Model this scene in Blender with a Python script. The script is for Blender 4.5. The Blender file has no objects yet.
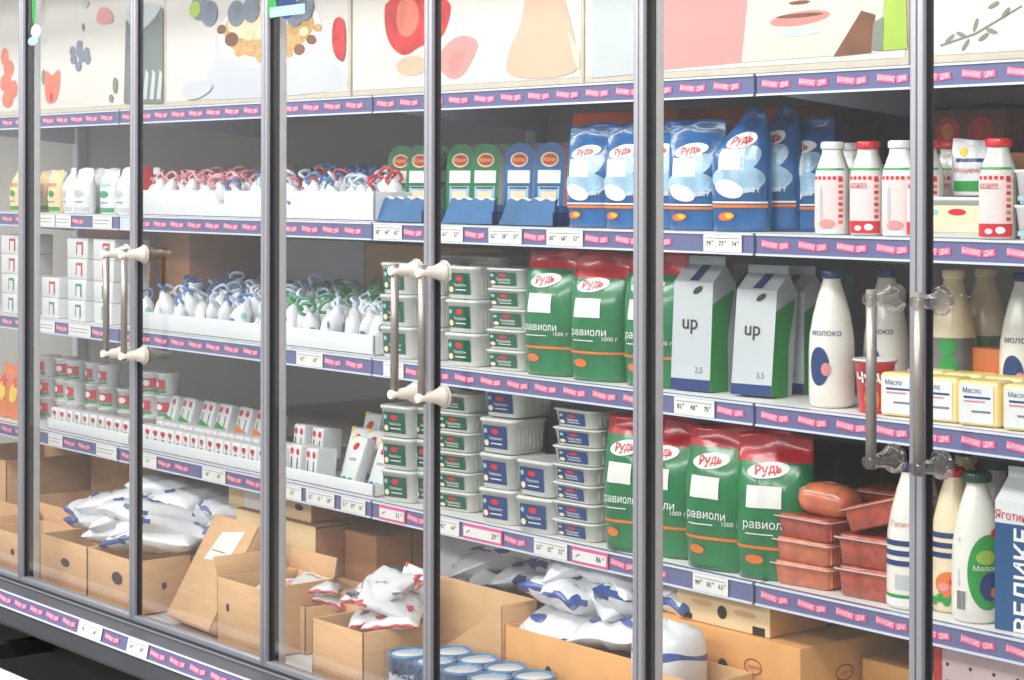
import bpy, bmesh, math, random
from mathutils import Vector, Matrix

sc = bpy.context.scene
COL = sc.collection
R = math.radians
# ---------------------------------------------------------------- camera
CX, CY, CZ, YAW, F, HY = 5.1438, -2.473, 1.6, 0.6855, 2002.4, 183.4
FW = Vector((-math.cos(YAW), math.sin(YAW), 0)); RT = Vector((math.sin(YAW), math.cos(YAW), 0)); UP = Vector((0, 0, 1))
cam = bpy.data.cameras.new('camera'); camo = bpy.data.objects.new('camera', cam); COL.objects.link(camo)
cam.sensor_width = 36; cam.lens = F / 1024 * 36; cam.shift_y = -(340 - HY) / 1024; cam.clip_start = 0.05
_ro = 0.0019
_r = RT * math.cos(_ro) + UP * math.sin(_ro); _u = UP * math.cos(_ro) - RT * math.sin(_ro)
camo.matrix_world = Matrix(((_r.x, _u.x, -FW.x, CX), (_r.y, _u.y, -FW.y, CY), (_r.z, _u.z, -FW.z, CZ), (0, 0, 0, 1)))
sc.camera = camo
cam.dof.use_dof = False
# ---------------------------------------------------------------- light
w = bpy.data.worlds.new('store'); sc.world = w; w.use_nodes = True
w.node_tree.nodes['Background'].inputs[0].default_value = (0.97, 0.97, 0.98, 1)
w.node_tree.nodes['Background'].inputs[1].default_value = 0.75
def area(name, loc, rot, sx, sy, e, col=(1, 1, 1)):
    l = bpy.data.lights.new(name, 'AREA'); l.shape = 'RECTANGLE'; l.size = sx; l.size_y = sy; l.energy = e; l.color = col
    o = bpy.data.objects.new(name, l); COL.objects.link(o); o.location = loc; o.rotation_euler = rot
    return o
area('ceiling_lamp_row', (1.2, -1.6, 3.3), (R(28), 0, 0), 8.0, 0.5, 215, (1, 0.955, 0.90))
area('ceiling_lamp_row', (1.2, -4.2, 3.3), (R(50), 0, 0), 8.0, 0.5, 175, (1, 0.955, 0.90))
area('case_top_strip', (0.9, 0.09, 2.19), (R(25), 0, 0), 5.6, 0.04, 5, (1, 0.98, 0.95))
sc.view_settings.view_transform = 'Standard'; sc.view_settings.look = 'None'; sc.view_settings.gamma = 1
sc.view_settings.exposure = -0.15; sc.view_settings.use_curve_mapping = False

# ---------------------------------------------------------------- measuring helpers (world x / z of things on a known depth plane)
def X(px, Y):
    k = (px - 512) / F; d = FW + RT * k
    return CX + d.x * (Y - CY) / d.y
def dep(x, Y): return (x - CX) * FW.x + (Y - CY) * FW.y
def Z(px, py, Y): return CZ - (py - HY) * dep(X(px, Y), Y) / F

# ---------------------------------------------------------------- materials
def lin(c): return tuple((v / 255 / 12.92) if v / 255 <= 0.04045 else ((v / 255 + 0.055) / 1.055) ** 2.4 for v in c)
MATS = {}
def mat(name, rgb, rough=0.5, metal=0.0, var=0.06, scale=30, bump=0.0, trans=0.0, coat=0.0, emis=0.0, stretch=None, alpha=None):
    if name in MATS: return MATS[name]
    m = bpy.data.materials.new(name); m.use_nodes = True; nt = m.node_tree; b = nt.nodes['Principled BSDF']
    c = lin(rgb)
    tc = nt.nodes.new('ShaderNodeTexCoord'); nz = nt.nodes.new('ShaderNodeTexNoise'); nz.inputs['Scale'].default_value = scale; nz.inputs['Detail'].default_value = 3
    if stretch:
        mp = nt.nodes.new('ShaderNodeMapping'); mp.inputs['Scale'].default_value = stretch
        nt.links.new(tc.outputs['Object'], mp.inputs[0]); nt.links.new(mp.outputs[0], nz.inputs[0])
    else: nt.links.new(tc.outputs['Object'], nz.inputs[0])
    rp = nt.nodes.new('ShaderNodeValToRGB')
    rp.color_ramp.elements[0].position = 0.3; rp.color_ramp.elements[1].position = 0.7
    rp.color_ramp.elements[0].color = (*[v * (1 - var) for v in c], 1); rp.color_ramp.elements[1].color = (*[min(1, v * (1 + var)) for v in c], 1)
    nt.links.new(nz.outputs[0], rp.inputs[0]); nt.links.new(rp.outputs[0], b.inputs['Base Color'])
    b.inputs['Roughness'].default_value = rough; b.inputs['Metallic'].default_value = metal
    b.inputs['Coat Weight'].default_value = coat; b.inputs['Coat Roughness'].default_value = 0.12
    b.inputs['Transmission Weight'].default_value = trans
    if alpha is not None: b.inputs['Alpha'].default_value = alpha
    if bump:
        bp = nt.nodes.new('ShaderNodeBump'); bp.inputs['Strength'].default_value = bump; bp.inputs['Distance'].default_value = 0.004
        nt.links.new(nz.outputs[0], bp.inputs['Height']); nt.links.new(bp.outputs[0], b.inputs['Normal'])
    if emis:
        b.inputs['Emission Color'].default_value = (*c, 1); b.inputs['Emission Strength'].default_value = emis
    MATS[name] = m; return m
def glass_mat(name, tint=(0.97, 0.985, 0.99), lo=0.035, hi=0.6):
    m = bpy.data.materials.new(name); m.use_nodes = True; nt = m.node_tree; nt.nodes.clear()
    o = nt.nodes.new('ShaderNodeOutputMaterial'); mx = nt.nodes.new('ShaderNodeMixShader'); t = nt.nodes.new('ShaderNodeBsdfTransparent'); g = nt.nodes.new('ShaderNodeBsdfGlossy')
    lw = nt.nodes.new('ShaderNodeLayerWeight'); lw.inputs[0].default_value = 0.5
    pw = nt.nodes.new('ShaderNodeMath'); pw.operation = 'POWER'; pw.inputs[1].default_value = 3.0
    mr = nt.nodes.new('ShaderNodeMapRange'); mr.inputs[3].default_value = lo; mr.inputs[4].default_value = hi
    t.inputs[0].default_value = (*tint, 1); g.inputs['Roughness'].default_value = 0.03
    L = nt.links.new; L(lw.outputs['Facing'], pw.inputs[0]); L(pw.outputs[0], mr.inputs[0]); L(mr.outputs[0], mx.inputs[0]); L(t.outputs[0], mx.inputs[1]); L(g.outputs[0], mx.inputs[2]); L(mx.outputs[0], o.inputs[0])
    MATS[name] = m; return m
M = {}
def dm(k, *a, **kw): M[k] = mat(k, *a, **kw)
dm('frame', (150, 152, 160), 0.4, 0.35, 0.05, 8, stretch=(30, 30, 0.5))
dm('frame_dark', (52, 54, 62), 0.5, 0.2)
dm('gasket', (28, 29, 33), 0.6)
dm('post_white', (205, 203, 203), 0.45)
dm('case_white', (206, 208, 210), 0.5, 0, 0.03, 6)
dm('case_back', (170, 166, 160), 0.55, 0, 0.04, 5)
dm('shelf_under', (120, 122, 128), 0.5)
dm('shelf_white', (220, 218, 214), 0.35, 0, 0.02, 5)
dm('ledge', (92, 96, 104), 0.4, 0.3, 0.06, 12)
dm('kick', (74, 78, 84), 0.5, 0.2, 0.1, 6)
dm('black', (14, 14, 15), 0.7)
dm('bumper', (226, 226, 228), 0.4)
dm('floor', (176, 172, 166), 0.35, 0, 0.1, 3)
dm('rail_blue', (100, 104, 146), 0.35, 0, 0.05, 12, coat=0.4)
dm('rail_edge', (214, 219, 235), 0.3, 0, 0.02)
dm('pink', (236, 84, 146), 0.4)
dm('white', (240, 240, 238), 0.45, 0, 0.02)
dm('paper', (232, 231, 226), 0.6, 0, 0.03)
dm('ink', (40, 40, 48), 0.6)
dm('grey_ink', (120, 122, 130), 0.6)
dm('plastic_white', (228, 230, 230), 0.28, 0, 0.02, coat=0.3)
dm('tub_white', (212, 214, 208), 0.3, 0, 0.03, coat=0.3)
dm('milk', (238, 234, 224), 0.25, 0, 0.02, coat=0.5)
dm('cream', (240, 222, 186), 0.3, 0, 0.03, coat=0.5)
dm('bottle_clear', (214, 212, 206), 0.15, 0, 0.04, coat=0.6)
dm('red', (208, 28, 42), 0.35, 0, 0.08, coat=0.4)
dm('red_film', (192, 18, 34), 0.25, 0, 0.25, 22, bump=0.6, coat=0.7)
dm('green_film', (14, 116, 64), 0.28, 0, 0.2, 16, bump=0.4, coat=0.6)
dm('dark_green', (18, 72, 50), 0.35, 0, 0.3, 10, coat=0.4)
dm('blue_film', (26, 92, 150), 0.25, 0, 0.3, 18, bump=0.5, coat=0.7)
dm('light_blue', (160, 196, 222), 0.3, 0, 0.25, 25, bump=0.3, coat=0.6)
dm('navy', (24, 52, 110), 0.35, coat=0.3)
dm('label_blue', (34, 62, 116), 0.35, 0, 0.2, 40)
dm('label_green', (22, 88, 66), 0.35, 0, 0.2, 40)
dm('label_teal', (150, 196, 200), 0.5)
dm('green', (40, 150, 66), 0.4)
dm('lime', (160, 190, 70), 0.5, 0, 0.15, 5)
dm('orange', (226, 120, 50), 0.4)
dm('orange_box', (236, 92, 30), 0.5, 0, 0.12, 10)
dm('yellow', (246, 206, 60), 0.45)
dm('pinkish', (242, 214, 212), 0.4, 0, 0.05)
dm('purple', (96, 84, 150), 0.4, 0, 0.2, 12)
dm('tan', (200, 156, 98), 0.6, 0, 0.25, 60)
dm('brown', (120, 76, 52), 0.6, 0, 0.2, 20)
dm('card', (220, 172, 124), 0.75, 0, 0.07, 14, stretch=(1, 1, 6), bump=0.05)
dm('card_in', (232, 190, 140), 0.8, 0, 0.06, 14)
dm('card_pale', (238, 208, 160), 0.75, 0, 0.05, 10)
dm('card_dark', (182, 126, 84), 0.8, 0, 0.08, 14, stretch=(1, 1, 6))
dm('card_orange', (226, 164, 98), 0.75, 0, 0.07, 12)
dm('hole', (40, 26, 18), 0.9)
dm('stamp', (160, 84, 50), 0.8)
dm('pouch', (234, 235, 238), 0.3, 0, 0.04, 35, bump=0.2, coat=0.5)
dm('pouch_blue', (58, 86, 158), 0.35, 0, 0.15, 30, coat=0.4)
dm('meat', (170, 70, 50), 0.3, 0, 0.35, 45, bump=0.4, coat=0.7)
dm('meat_pale', (200, 108, 74), 0.3, 0, 0.25, 40, bump=0.3, coat=0.7)
dm('tray_clear', (198, 170, 160), 0.2, 0, 0.05, coat=0.8)
dm('cheese', (244, 222, 150), 0.4, 0, 0.05, coat=0.4)
dm('cheese_edge', (226, 168, 76), 0.4)
dm('steel', (150, 146, 142), 0.35, 0.6)
dm('mount', (222, 216, 206), 0.2, coat=0.8)
dm('can_blue', (38, 122, 178), 0.3, coat=0.5)
dm('loop_blue', (78, 120, 178), 0.35, coat=0.4)
dm('loop_pale', (206, 216, 232), 0.35, coat=0.4)
dm('loop_green', (60, 150, 100), 0.35, coat=0.4)
dm('loop_pink', (226, 150, 158), 0.35, coat=0.4)
dm('loop_red', (206, 60, 70), 0.35, coat=0.4)
dm('poster', (216, 211, 204), 0.5, 0, 0.02, 4)
dm('poster_frame', (214, 204, 184), 0.45)
dm('p_grey', (192, 197, 200), 0.6, 0, 0.05, 6)
dm('p_dark', (112, 120, 118), 0.6, 0, 0.2, 6)
dm('p_skin', (212, 178, 152), 0.6, 0, 0.05, 4)
dm('p_pink', (222, 146, 142), 0.6, 0, 0.06, 4)
dm('p_face', (206, 202, 192), 0.6, 0, 0.03, 4)
dm('p_lip', (214, 134, 130), 0.6)
dm('p_straw', (196, 44, 40), 0.5, 0, 0.3, 50)
dm('p_berry', (120, 128, 146), 0.6, 0, 0.2, 20)
dm('p_leaf', (124, 132, 116), 0.6)
dm('p_carrot', (220, 116, 92), 0.6, 0, 0.2, 30)
dm('p_cloth', (196, 198, 206), 0.6, 0, 0.04, 5)
glass_mat('pane'); glass_mat('shrink', (0.92, 0.95, 0.97), 0.08, 0.5)
glass_mat('mount_clear', (0.86, 0.84, 0.82), 0.18, 0.75); M['mount_clear'] = MATS['mount_clear']
glass_mat('tray_blue', (0.30, 0.55, 0.80), 0.06, 0.4)
M['pane'] = MATS['pane']; M['shrink'] = MATS['shrink']; M['tray_blue'] = MATS['tray_blue']

# ---------------------------------------------------------------- mesh builder
_txt = {}
def text_geo(s, size, bold=0.0):
    k = (s, bold)
    if k not in _txt:
        c = bpy.data.curves.new('t', 'FONT'); c.body = s; c.size = 1; c.align_x = 'CENTER'; c.align_y = 'CENTER'; c.fill_mode = 'FRONT'; c.offset = bold; c.resolution_u = 3
        o = bpy.data.objects.new('t', c); COL.objects.link(o)
        me = o.to_mesh(); _txt[k] = ([(v.co.x, v.co.y) for v in me.vertices], [tuple(p.vertices) for p in me.polygons])
        o.to_mesh_clear(); bpy.data.objects.remove(o); bpy.data.curves.remove(c)
    vs, fs = _txt[k]
    return [(x * size, y * size) for x, y in vs], fs
class MB:
    def __init__(s): s.v = []; s.f = []; s.m = []; s.mats = []; s.sm = []
    def mi(s, k):
        if k not in s.mats: s.mats.append(k)
        return s.mats.index(k)
    def add(s, vs, fs, k, smooth=False):
        b = len(s.v); s.v += [tuple(v) for v in vs]
        for i, f in enumerate(fs):
            s.f.append(tuple(b + j for j in f)); s.m.append(s.mi(k[i] if isinstance(k, list) else k)); s.sm.append(smooth)
        return s
    def box(s, x0, x1, y0, y1, z0, z1, k, bev=0.0, seg=2, mx=None):
        bm = bmesh.new(); bmesh.ops.create_cube(bm, size=1)
        for v in bm.verts: v.co = Vector(((x0 + x1) / 2 + v.co.x * (x1 - x0), (y0 + y1) / 2 + v.co.y * (y1 - y0), (z0 + z1) / 2 + v.co.z * (z1 - z0)))
        if bev: bmesh.ops.bevel(bm, geom=bm.edges[:], offset=bev, segments=seg, profile=0.5, affect='EDGES')
        if mx: bm.transform(mx)
        bm.verts.index_update(); s.add([v.co[:] for v in bm.verts], [[v.index for v in f.verts] for f in bm.faces], k, bev > 0); bm.free(); return s
    def loft(s, rings, k, cap0=True, cap1=True, smooth=True, matf=None):
        n = len(rings[0]); vs = [p for r in rings for p in r]; fs = []; ks = []
        for i in range(len(rings) - 1):
            for j in range(n):
                a, b = i * n + j, i * n + (j + 1) % n
                fs.append((a, b, b + n, a + n)); ks.append(matf(i, j) if matf else k)
        s.add(vs, fs, ks, smooth)
        b = len(s.v) - len(vs); last = (len(rings) - 1) * n
        if cap0: s.f.append(tuple(b + j for j in reversed(range(n)))); s.m.append(s.mi(ks[0])); s.sm.append(False)
        if cap1: s.f.append(tuple(b + last + j for j in range(n))); s.m.append(s.mi(ks[-1])); s.sm.append(False)
        return s
    def lathe(s, prof, k, n=20, cx=0, cy=0, matf=None, cap0=True, cap1=True, sq=1.0):
        rings = [[(cx + r * sgnp(math.cos(2 * math.pi * j / n), sq), cy + r * sgnp(math.sin(2 * math.pi * j / n), sq), z) for j in range(n)] for r, z in prof]
        return s.loft(rings, k, cap0, cap1, True, matf)
    def tube(s, pts, r, k, n=8):
        rings = []; pts = [Vector(p) for p in pts]
        for i, p in enumerate(pts):
            t = (pts[min(i + 1, len(pts) - 1)] - pts[max(i - 1, 0)]).normalized()
            a = t.orthogonal().normalized() if i == 0 else (a - t * a.dot(t)).normalized()
            b = t.cross(a); rr = r[i] if isinstance(r, (list, tuple)) else r
            rings.append([tuple(p + (a * math.cos(2 * math.pi * j / n) + b * math.sin(2 * math.pi * j / n)) * rr) for j in range(n)])
        return s.loft(rings, k)
    # decals: printed shapes following a surface S(u, v, off) -> point
    def rect(s, S, u0, u1, v0, v1, k, nu=1, nv=1, off=0.0008):
        vs = [S(u0 + (u1 - u0) * i / nu, v0 + (v1 - v0) * j / nv, off) for j in range(nv + 1) for i in range(nu + 1)]
        fs = [(j * (nu + 1) + i, j * (nu + 1) + i + 1, (j + 1) * (nu + 1) + i + 1, (j + 1) * (nu + 1) + i) for j in range(nv) for i in range(nu)]
        return s.add(vs, fs, k, True)
    def ell(s, S, cu, cv, ru, rv, k, off=0.001, n=18, rot=0.0, rings=3):
        vs = [S(cu, cv, off)]
        for q in range(1, rings + 1):
            for j in range(n):
                a = 2 * math.pi * j / n; x = ru * q / rings * math.cos(a); y = rv * q / rings * math.sin(a)
                vs.append(S(cu + x * math.cos(rot) - y * math.sin(rot), cv + x * math.sin(rot) + y * math.cos(rot), off))
        fs = [(0, 1 + j, 1 + (j + 1) % n) for j in range(n)]
        for q in range(rings - 1):
            for j in range(n): fs.append((1 + q * n + j, 1 + (q + 1) * n + j, 1 + (q + 1) * n + (j + 1) % n, 1 + q * n + (j + 1) % n))
        return s.add(vs, fs, k)
    def poly(s, S, pts, k, off=0.001): return s.add([S(u, v, off) for u, v in pts], [tuple(range(len(pts)))], k)
    def ring(s, S, cu, cv, ru, rv, t, k, off=0.001, n=18):
        vs = []
        for a in range(n): vs += [S(cu + ru * math.cos(2 * math.pi * a / n), cv + rv * math.sin(2 * math.pi * a / n), off), S(cu + (ru - t) * math.cos(2 * math.pi * a / n), cv + (rv - t) * math.sin(2 * math.pi * a / n), off)]
        return s.add(vs, [(2 * a, (2 * a + 2) % (2 * n), (2 * a + 3) % (2 * n), 2 * a + 1) for a in range(n)], k)
    def text(s, S, t, size, cu, cv, k, off=0.0016, rot=0.0, bold=0.0, sx=1.0):
        vs, fs = text_geo(t, size, bold); c, q = math.cos(rot), math.sin(rot)
        return s.add([S(cu + (x * sx * c - y * q), cv + (x * sx * q + y * c), off) for x, y in vs], fs, k)
    def build(s, name, parent=None, link=True):
        me = bpy.data.meshes.new(name); me.from_pydata(s.v, [], s.f)
        for k in s.mats: me.materials.append(M[k])
        me.polygons.foreach_set('material_index', s.m); me.polygons.foreach_set('use_smooth', s.sm); me.update()
        o = bpy.data.objects.new(name, me)
        if link: COL.objects.link(o)
        if parent: o.parent = parent
        return o
def sgnp(v, p): return v if p == 1.0 else math.copysign(abs(v) ** p, v)
def flat(x0, y, z0):            # plane facing -Y; u along X, v along Z
    return lambda u, v, o: (x0 + u, y - o, z0 + v)
def side(x, y0, z0):            # plane facing +X; u along Y
    return lambda u, v, o: (x + o, y0 + u, z0 + v)
def topp(x0, y0, z): return lambda u, v, o: (x0 + u, y0 + v, z + o)
def cyl(r, z0=0, cx=0, cy=0):   # wraps a cylinder of radius r(z); u = arc length, centre u=0 faces -Y
    def S(u, v, o):
        rr = (r(z0 + v) if callable(r) else r) + o; a = u / (r(z0 + v) if callable(r) else r)
        return (cx + rr * math.sin(a), cy - rr * math.cos(a), z0 + v)
    return S
def rr(w_, d, r, z, n=4, cx=0, cy=0):
    pts = []
    for (sx, sy, a0) in ((1, 1, 0), (-1, 1, 90), (-1, -1, 180), (1, -1, 270)):
        for i in range(n + 1):
            a = R(a0 + 90 * i / n); pts.append((cx + sx * (w_ / 2 - r) + r * math.cos(a), cy + sy * (d / 2 - r) + r * math.sin(a), z))
    return pts

# ---------------------------------------------------------------- things
def tag(o, label, cat, group=None):
    o['label'] = label; o['category'] = cat
    if group: o['group'] = group
    return o
def empty(name, loc=(0, 0, 0)):
    o = bpy.data.objects.new(name, None); COL.objects.link(o); o.location = loc; o.empty_display_size = 0.02; return o
PROTO = []
class Proto:
    """a kind of product: an unlinked root with unlinked parts, copied for every instance"""
    def __init__(s, name, parts):
        s.name = name; s.parts = []
        if len(parts) == 1 and parts[0][0] is None:
            s.root = parts[0][1].build(name, link=False)
        else:
            s.root = bpy.data.objects.new(name, None); s.root.empty_display_size = 0.02
            for pn, mb in parts: s.parts.append(mb.build(pn, link=False))
        PROTO.append(s)
    def put(s, x, y, z, label, cat, group=None, rot=(0, 0, 0), sc_=1.0, name=None):
        r = s.root.copy(); r.name = name or s.name; COL.objects.link(r)
        r.location = (x, y, z); r.rotation_euler = rot
        r.scale = (sc_,) * 3 if not isinstance(sc_, tuple) else sc_
        for p in s.parts:
            c = p.copy(); COL.objects.link(c); c.parent = r
        return tag(r, label, cat, group)

# ================================================================ SETTING
ZB = [('A', 1.766), ('B', 1.4642), ('C', 1.142), ('D', 0.803)]   # underside of the four price rails
RH = 0.042; YS = 0.284; SURF = {k: z + RH + 0.001 for k, z in ZB}
DECK = 0.46; YBACK = 0.82; XL, XR = -2.5, 3.75; WD = 0.625
fl = MB().box(-7, 9, -7, 2, -0.04, 0, 'floor').build('floor'); fl['kind'] = 'structure'

# ---------------------------------------------------------------- the refrigerated cabinet
cab = empty('refrigerated_cabinet', ((XL + XR) / 2, 0.4, 0)); tag(cab, 'long grey upright refrigerator with six framed glass doors and lit shelves', 'refrigerator')
def cabpart(name, mb):
    o = mb.build(name); o.parent = cab; o.matrix_parent_inverse = Matrix.Translation((-(XL + XR) / 2, -0.4, 0)); return o
cabpart('back_panel', MB().box(XL, XR, YBACK, YBACK + 0.05, 0.1, 2.3, 'case_back'))
cabpart('end_panel', MB().box(XL - 0.04, XL, 0.02, YBACK + 0.05, 0.1, 2.3, 'case_white'))
cabpart('end_panel', MB().box(XR, XR + 0.04, 0.02, YBACK + 0.05, 0.1, 2.3, 'case_white'))
cabpart('roof_panel', MB().box(XL - 0.04, XR + 0.04, -0.02, YBACK + 0.05, 2.25, 2.32, 'case_white'))
cabpart('deck', MB().box(XL, XR, 0.02, YBACK, DECK - 0.03, DECK, 'case_white').box(XL, XR, 0.005, 0.02, DECK - 0.03, 0.487, 'case_white'))
b = MB()                                                         # bottom door rail, sloping ledge and kick panel
prof = [(0.02, 0.40), (0.02, 0.494), (-0.012, 0.497), (-0.014, 0.488), (-0.022, 0.4875), (-0.026, 0.484), (-0.034, 0.4862), (-0.094, 0.4845), (-0.101, 0.45), (-0.104, 0.408), (-0.10, 0.40), (0.0, 0.37)]
kk = ['frame', 'frame', 'frame_dark', 'frame', 'frame_dark', 'ledge', 'ledge', 'ledge', 'kick', 'kick', 'black', 'black']
vs = [(x, y + 0.0, z) for x in (XL - 0.04, XR + 0.04) for y, z in prof]; n = len(prof)
b.add(vs, [(j, (j + 1) % n, n + (j + 1) % n, n + j) for j in range(n)] + [tuple(range(n)), tuple(reversed(range(n, 2 * n)))], kk[:n] + ['ledge', 'ledge'])
cabpart('base_rail', b)
cabpart('plinth', MB().box(XL, XR, 0.06, YBACK, 0.0, 0.42, 'black'))
bp = MB().loft([[(x, -0.34 + 0.055 * math.cos(a), 0.355 + 0.05 * math.sin(a)) for a in [2 * math.pi * j / 16 for j in range(16)]] for x in (XL, XR)], 'bumper')
for i in range(6): bp.box(XL + 0.3 + i * 1.1, XL + 0.34 + i * 1.1, -0.33, 0.06, 0.30, 0.34, 'black')
cabpart('bumper_rail', bp)
for i in range(-4, 7):
    if i % 2 == 0:
        xm = i * WD + {0: -.020, 2: -.012, 4: -.006}.get(i, 0)
        cabpart('post', MB().box(xm - 0.016, xm + 0.007, 0.026, 0.046, DECK, 2.25, 'post_white', 0.003).box(xm - 0.012, xm + 0.006, 0.013, 0.026, DECK, 2.25, 'gasket'))
        cabpart('upright', MB().box(xm - 0.02, xm + 0.02, YBACK - 0.04, YBACK, DECK, 2.2, 'case_white', 0.003))
cabpart('light_strip', MB().box(XL + 0.3, XR - 0.1, 0.06, 0.10, 2.2, 2.235, 'white', 0.006))

MOFF = {0: -.020, 1: -.006, 2: -.012, 3: -.013, 4: -.006, 5: .004}
def door(i):                     # door between mullions i and i+1
    x0, x1 = i * WD + MOFF.get(i, 0) + 0.001, (i + 1) * WD + MOFF.get(i + 1, 0) - 0.001; z0, z1 = 0.494, 2.24; sw = 0.012
    m = MB()
    for a, c in ((x0, x0 + sw), (x1 - sw, x1)):
        m.box(a, c, -0.013, 0.012, z0, z1, 'frame', 0.002)
    xi = x0 + sw; m.box(x1 - sw - 0.003, x1 - sw, -0.004, 0.01, z0, z1, 'gasket'); m.box(xi, xi + 0.003, -0.004, 0.01, z0, z1, 'gasket')
    m.box(x0 + sw, x1 - sw, -0.013, 0.012, z0, z0 + 0.014, 'frame', 0.002); m.box(x0 + sw, x1 - sw, -0.013, 0.012, z1 - 0.03, z1, 'frame', 0.002)
    d = cabpart('door', m); 
    g = MB().box(x0 + sw, x1 - sw, -0.001, 0.001, z0 + 0.014, z1 - 0.03, 'pane').build('glass_pane', d)
    hx = x1 - 0.05 if i % 2 == 0 else x0 + 0.042
    mtc = 'mount_clear' if i >= 4 else 'mount'; h = MB(); h.tube([(hx, -0.058, 1.155), (hx, -0.058, 1.435)], 0.0085, 'steel', 12)
    for zz in (1.167, 1.42):
        h.tube([(hx, -0.07, zz), (hx, -0.055, zz), (hx, -0.03, zz), (hx, -0.014, zz), (hx, -0.005, zz)], [0.009, 0.0105, 0.0125, 0.018, 0.023], mtc, 16)
        h.tube([(hx, -0.004, zz), (hx, -0.001, zz)], 0.024, mtc, 16)
    h.build('handle', d)
for i in range(-2, 6): door(i)

# ---------------------------------------------------------------- shelves with price rails
SLOGAN = ('БАЖАЄМО', 'ЦІНИ')
def slogan(m, S, u, s_=1.0):
    a = R(-7); m.poly(S, [(u + p * math.cos(a) - q * math.sin(a), 0.0235 + p * math.sin(a) + q * math.cos(a)) for p, q in ((-0.002, -0.0068), (0.040, -0.0068), (0.040, 0.0068), (-0.002, 0.0068))], 'pink', 0.0015)
    m.text(S, SLOGAN[0], 0.0118, u + 0.019, 0.0235 - 0.0195 * 0.123, 'white', 0.0022, a, 0.012, 0.62)
    a = R(6); m.poly(S, [(u + 0.043 + p * math.cos(a) - q * math.sin(a), 0.0185 + p * math.sin(a) + q * math.cos(a)) for p, q in ((-0.002, -0.0062), (0.026, -0.0062), (0.026, 0.0062), (-0.002, 0.0062))], 'pink', 0.0015)
    m.text(S, SLOGAN[1], 0.0118, u + 0.055, 0.0195, 'white', 0.0022, a, 0.012, 0.62)
# price cards: rail -> list of (px start, px end, kind, text)
CARDS = {'A': [], 'B': [(40, 56, 'w', ''), (57, 72, 'w', ''), (94, 113, 'w', ''), (375, 403, 'w', '58 64 62'), (441, 464, 'w', '61 57'), (490, 523, 'w', '62 58 57'), (548, 584, 'w', '60 68 57'), (705, 743, 'w', '79 77 74')],
         'C': [(39, 56, 'w', ''), (70, 92, 'w', ''), (298, 324, 'w', '43 39'), (385, 405, 'w', '52'), (676, 716, 'w', '82 48 70')],
         'D': [(50, 64, 'w', ''), (98, 118, 'w', ''), (143, 158, 'w', '36'), (204, 227, 'w', '34 38'), (287, 303, 'w', '32'), (308, 336, 'w', '25 31 28'), (343, 367, 'w', '31 29 36'), (381, 407, 'p', '31'), (440, 461, 'w', '42 44'), (465, 504, 'p', '29'), (536, 569, 'w', '23 32 22'), (574, 610, 'p', '86'), (695, 730, 'w', '99 85 63')]}
def price_rail(name, x0, x1, y, z, cards, parent, blank=(), skip_from=0.0):
    m = MB().box(x0 + 0.004, x1 - 0.004, y, y + 0.012, z, z + RH, 'rail_blue')
    m.box(x0 + 0.004, x1 - 0.004, y - 0.003, y, z, z + 0.004, 'rail_edge').box(x0 + 0.004, x1 - 0.004, y - 0.003, y, z + RH - 0.004, z + RH, 'rail_edge')
    S = flat(0, y, z); u = x0 + 0.02
    while u < x1 - 0.07:
        hit = [c1 for c0, c1 in list(cards) + list(blank) if c0 - 0.070 < u < c1 + 0.003]
        if hit: u = max(hit) + 0.008; continue
        slogan(m, S, u); u += 0.0935
    for c0, c1 in blank: m.rect(S, c0, c1, 0.004, RH - 0.004, 'rail_edge', off=0.0012)
    r = m.build('price_rail', parent); return r
def price_card(c0, c1, y, z, kind, t, parent):
    m = MB(); m.box(c0, c1, y - 0.004, y - 0.0025, z + 0.0045, z + RH - 0.0045, 'pink' if kind == 'p' else 'paper')
    S = flat(0, y - 0.004, z)
    if kind == 'p':
        m.rect(S, c0 + 0.003, c1 - 0.004, 0.0095, RH - 0.0105, 'paper')
        m.text(S, t, 0.016, c1 - 0.028, 0.0205, 'ink', 0.001, 0, 0.02); m.text(S, '00', 0.008, c1 - 0.0135, 0.0245, 'ink', 0.001)
        m.poly(S, [(c0 + 0.012, 0.016), (c0 + 0.026, 0.022), (c0 + 0.025, 0.026), (c0 + 0.012, 0.019)], 'grey_ink', 0.001)
    elif t:
        ws = t.split(); n_ = len(ws)
        for i, s_ in enumerate(ws):
            cu = c0 + (c1 - c0) * (i + 0.42) / n_; m.text(S, s_, 0.0135, cu, 0.020, 'ink', 0.001); m.text(S, '00', 0.006, cu + 0.011, 0.0245, 'ink', 0.001)
        m.rect(S, c0 + 0.006, c1 - 0.006, 0.0305, 0.0315, 'grey_ink')
    else:
        m.rect(S, c0 + 0.006, c1 - 0.01, 0.026, 0.0275, 'grey_ink'); m.rect(S, c0 + 0.006, c1 - 0.02, 0.016, 0.0175, 'grey_ink')
    m.build('price_card', parent)
MODN = ['far left module', 'module left of centre', 'centre module', 'right module']
LEVN = {'A': 'topmost shelf carrying the posters', 'B': 'second shelf from the top', 'C': 'third shelf from the top', 'D': 'lowest shelf above the cardboard boxes'}
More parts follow.
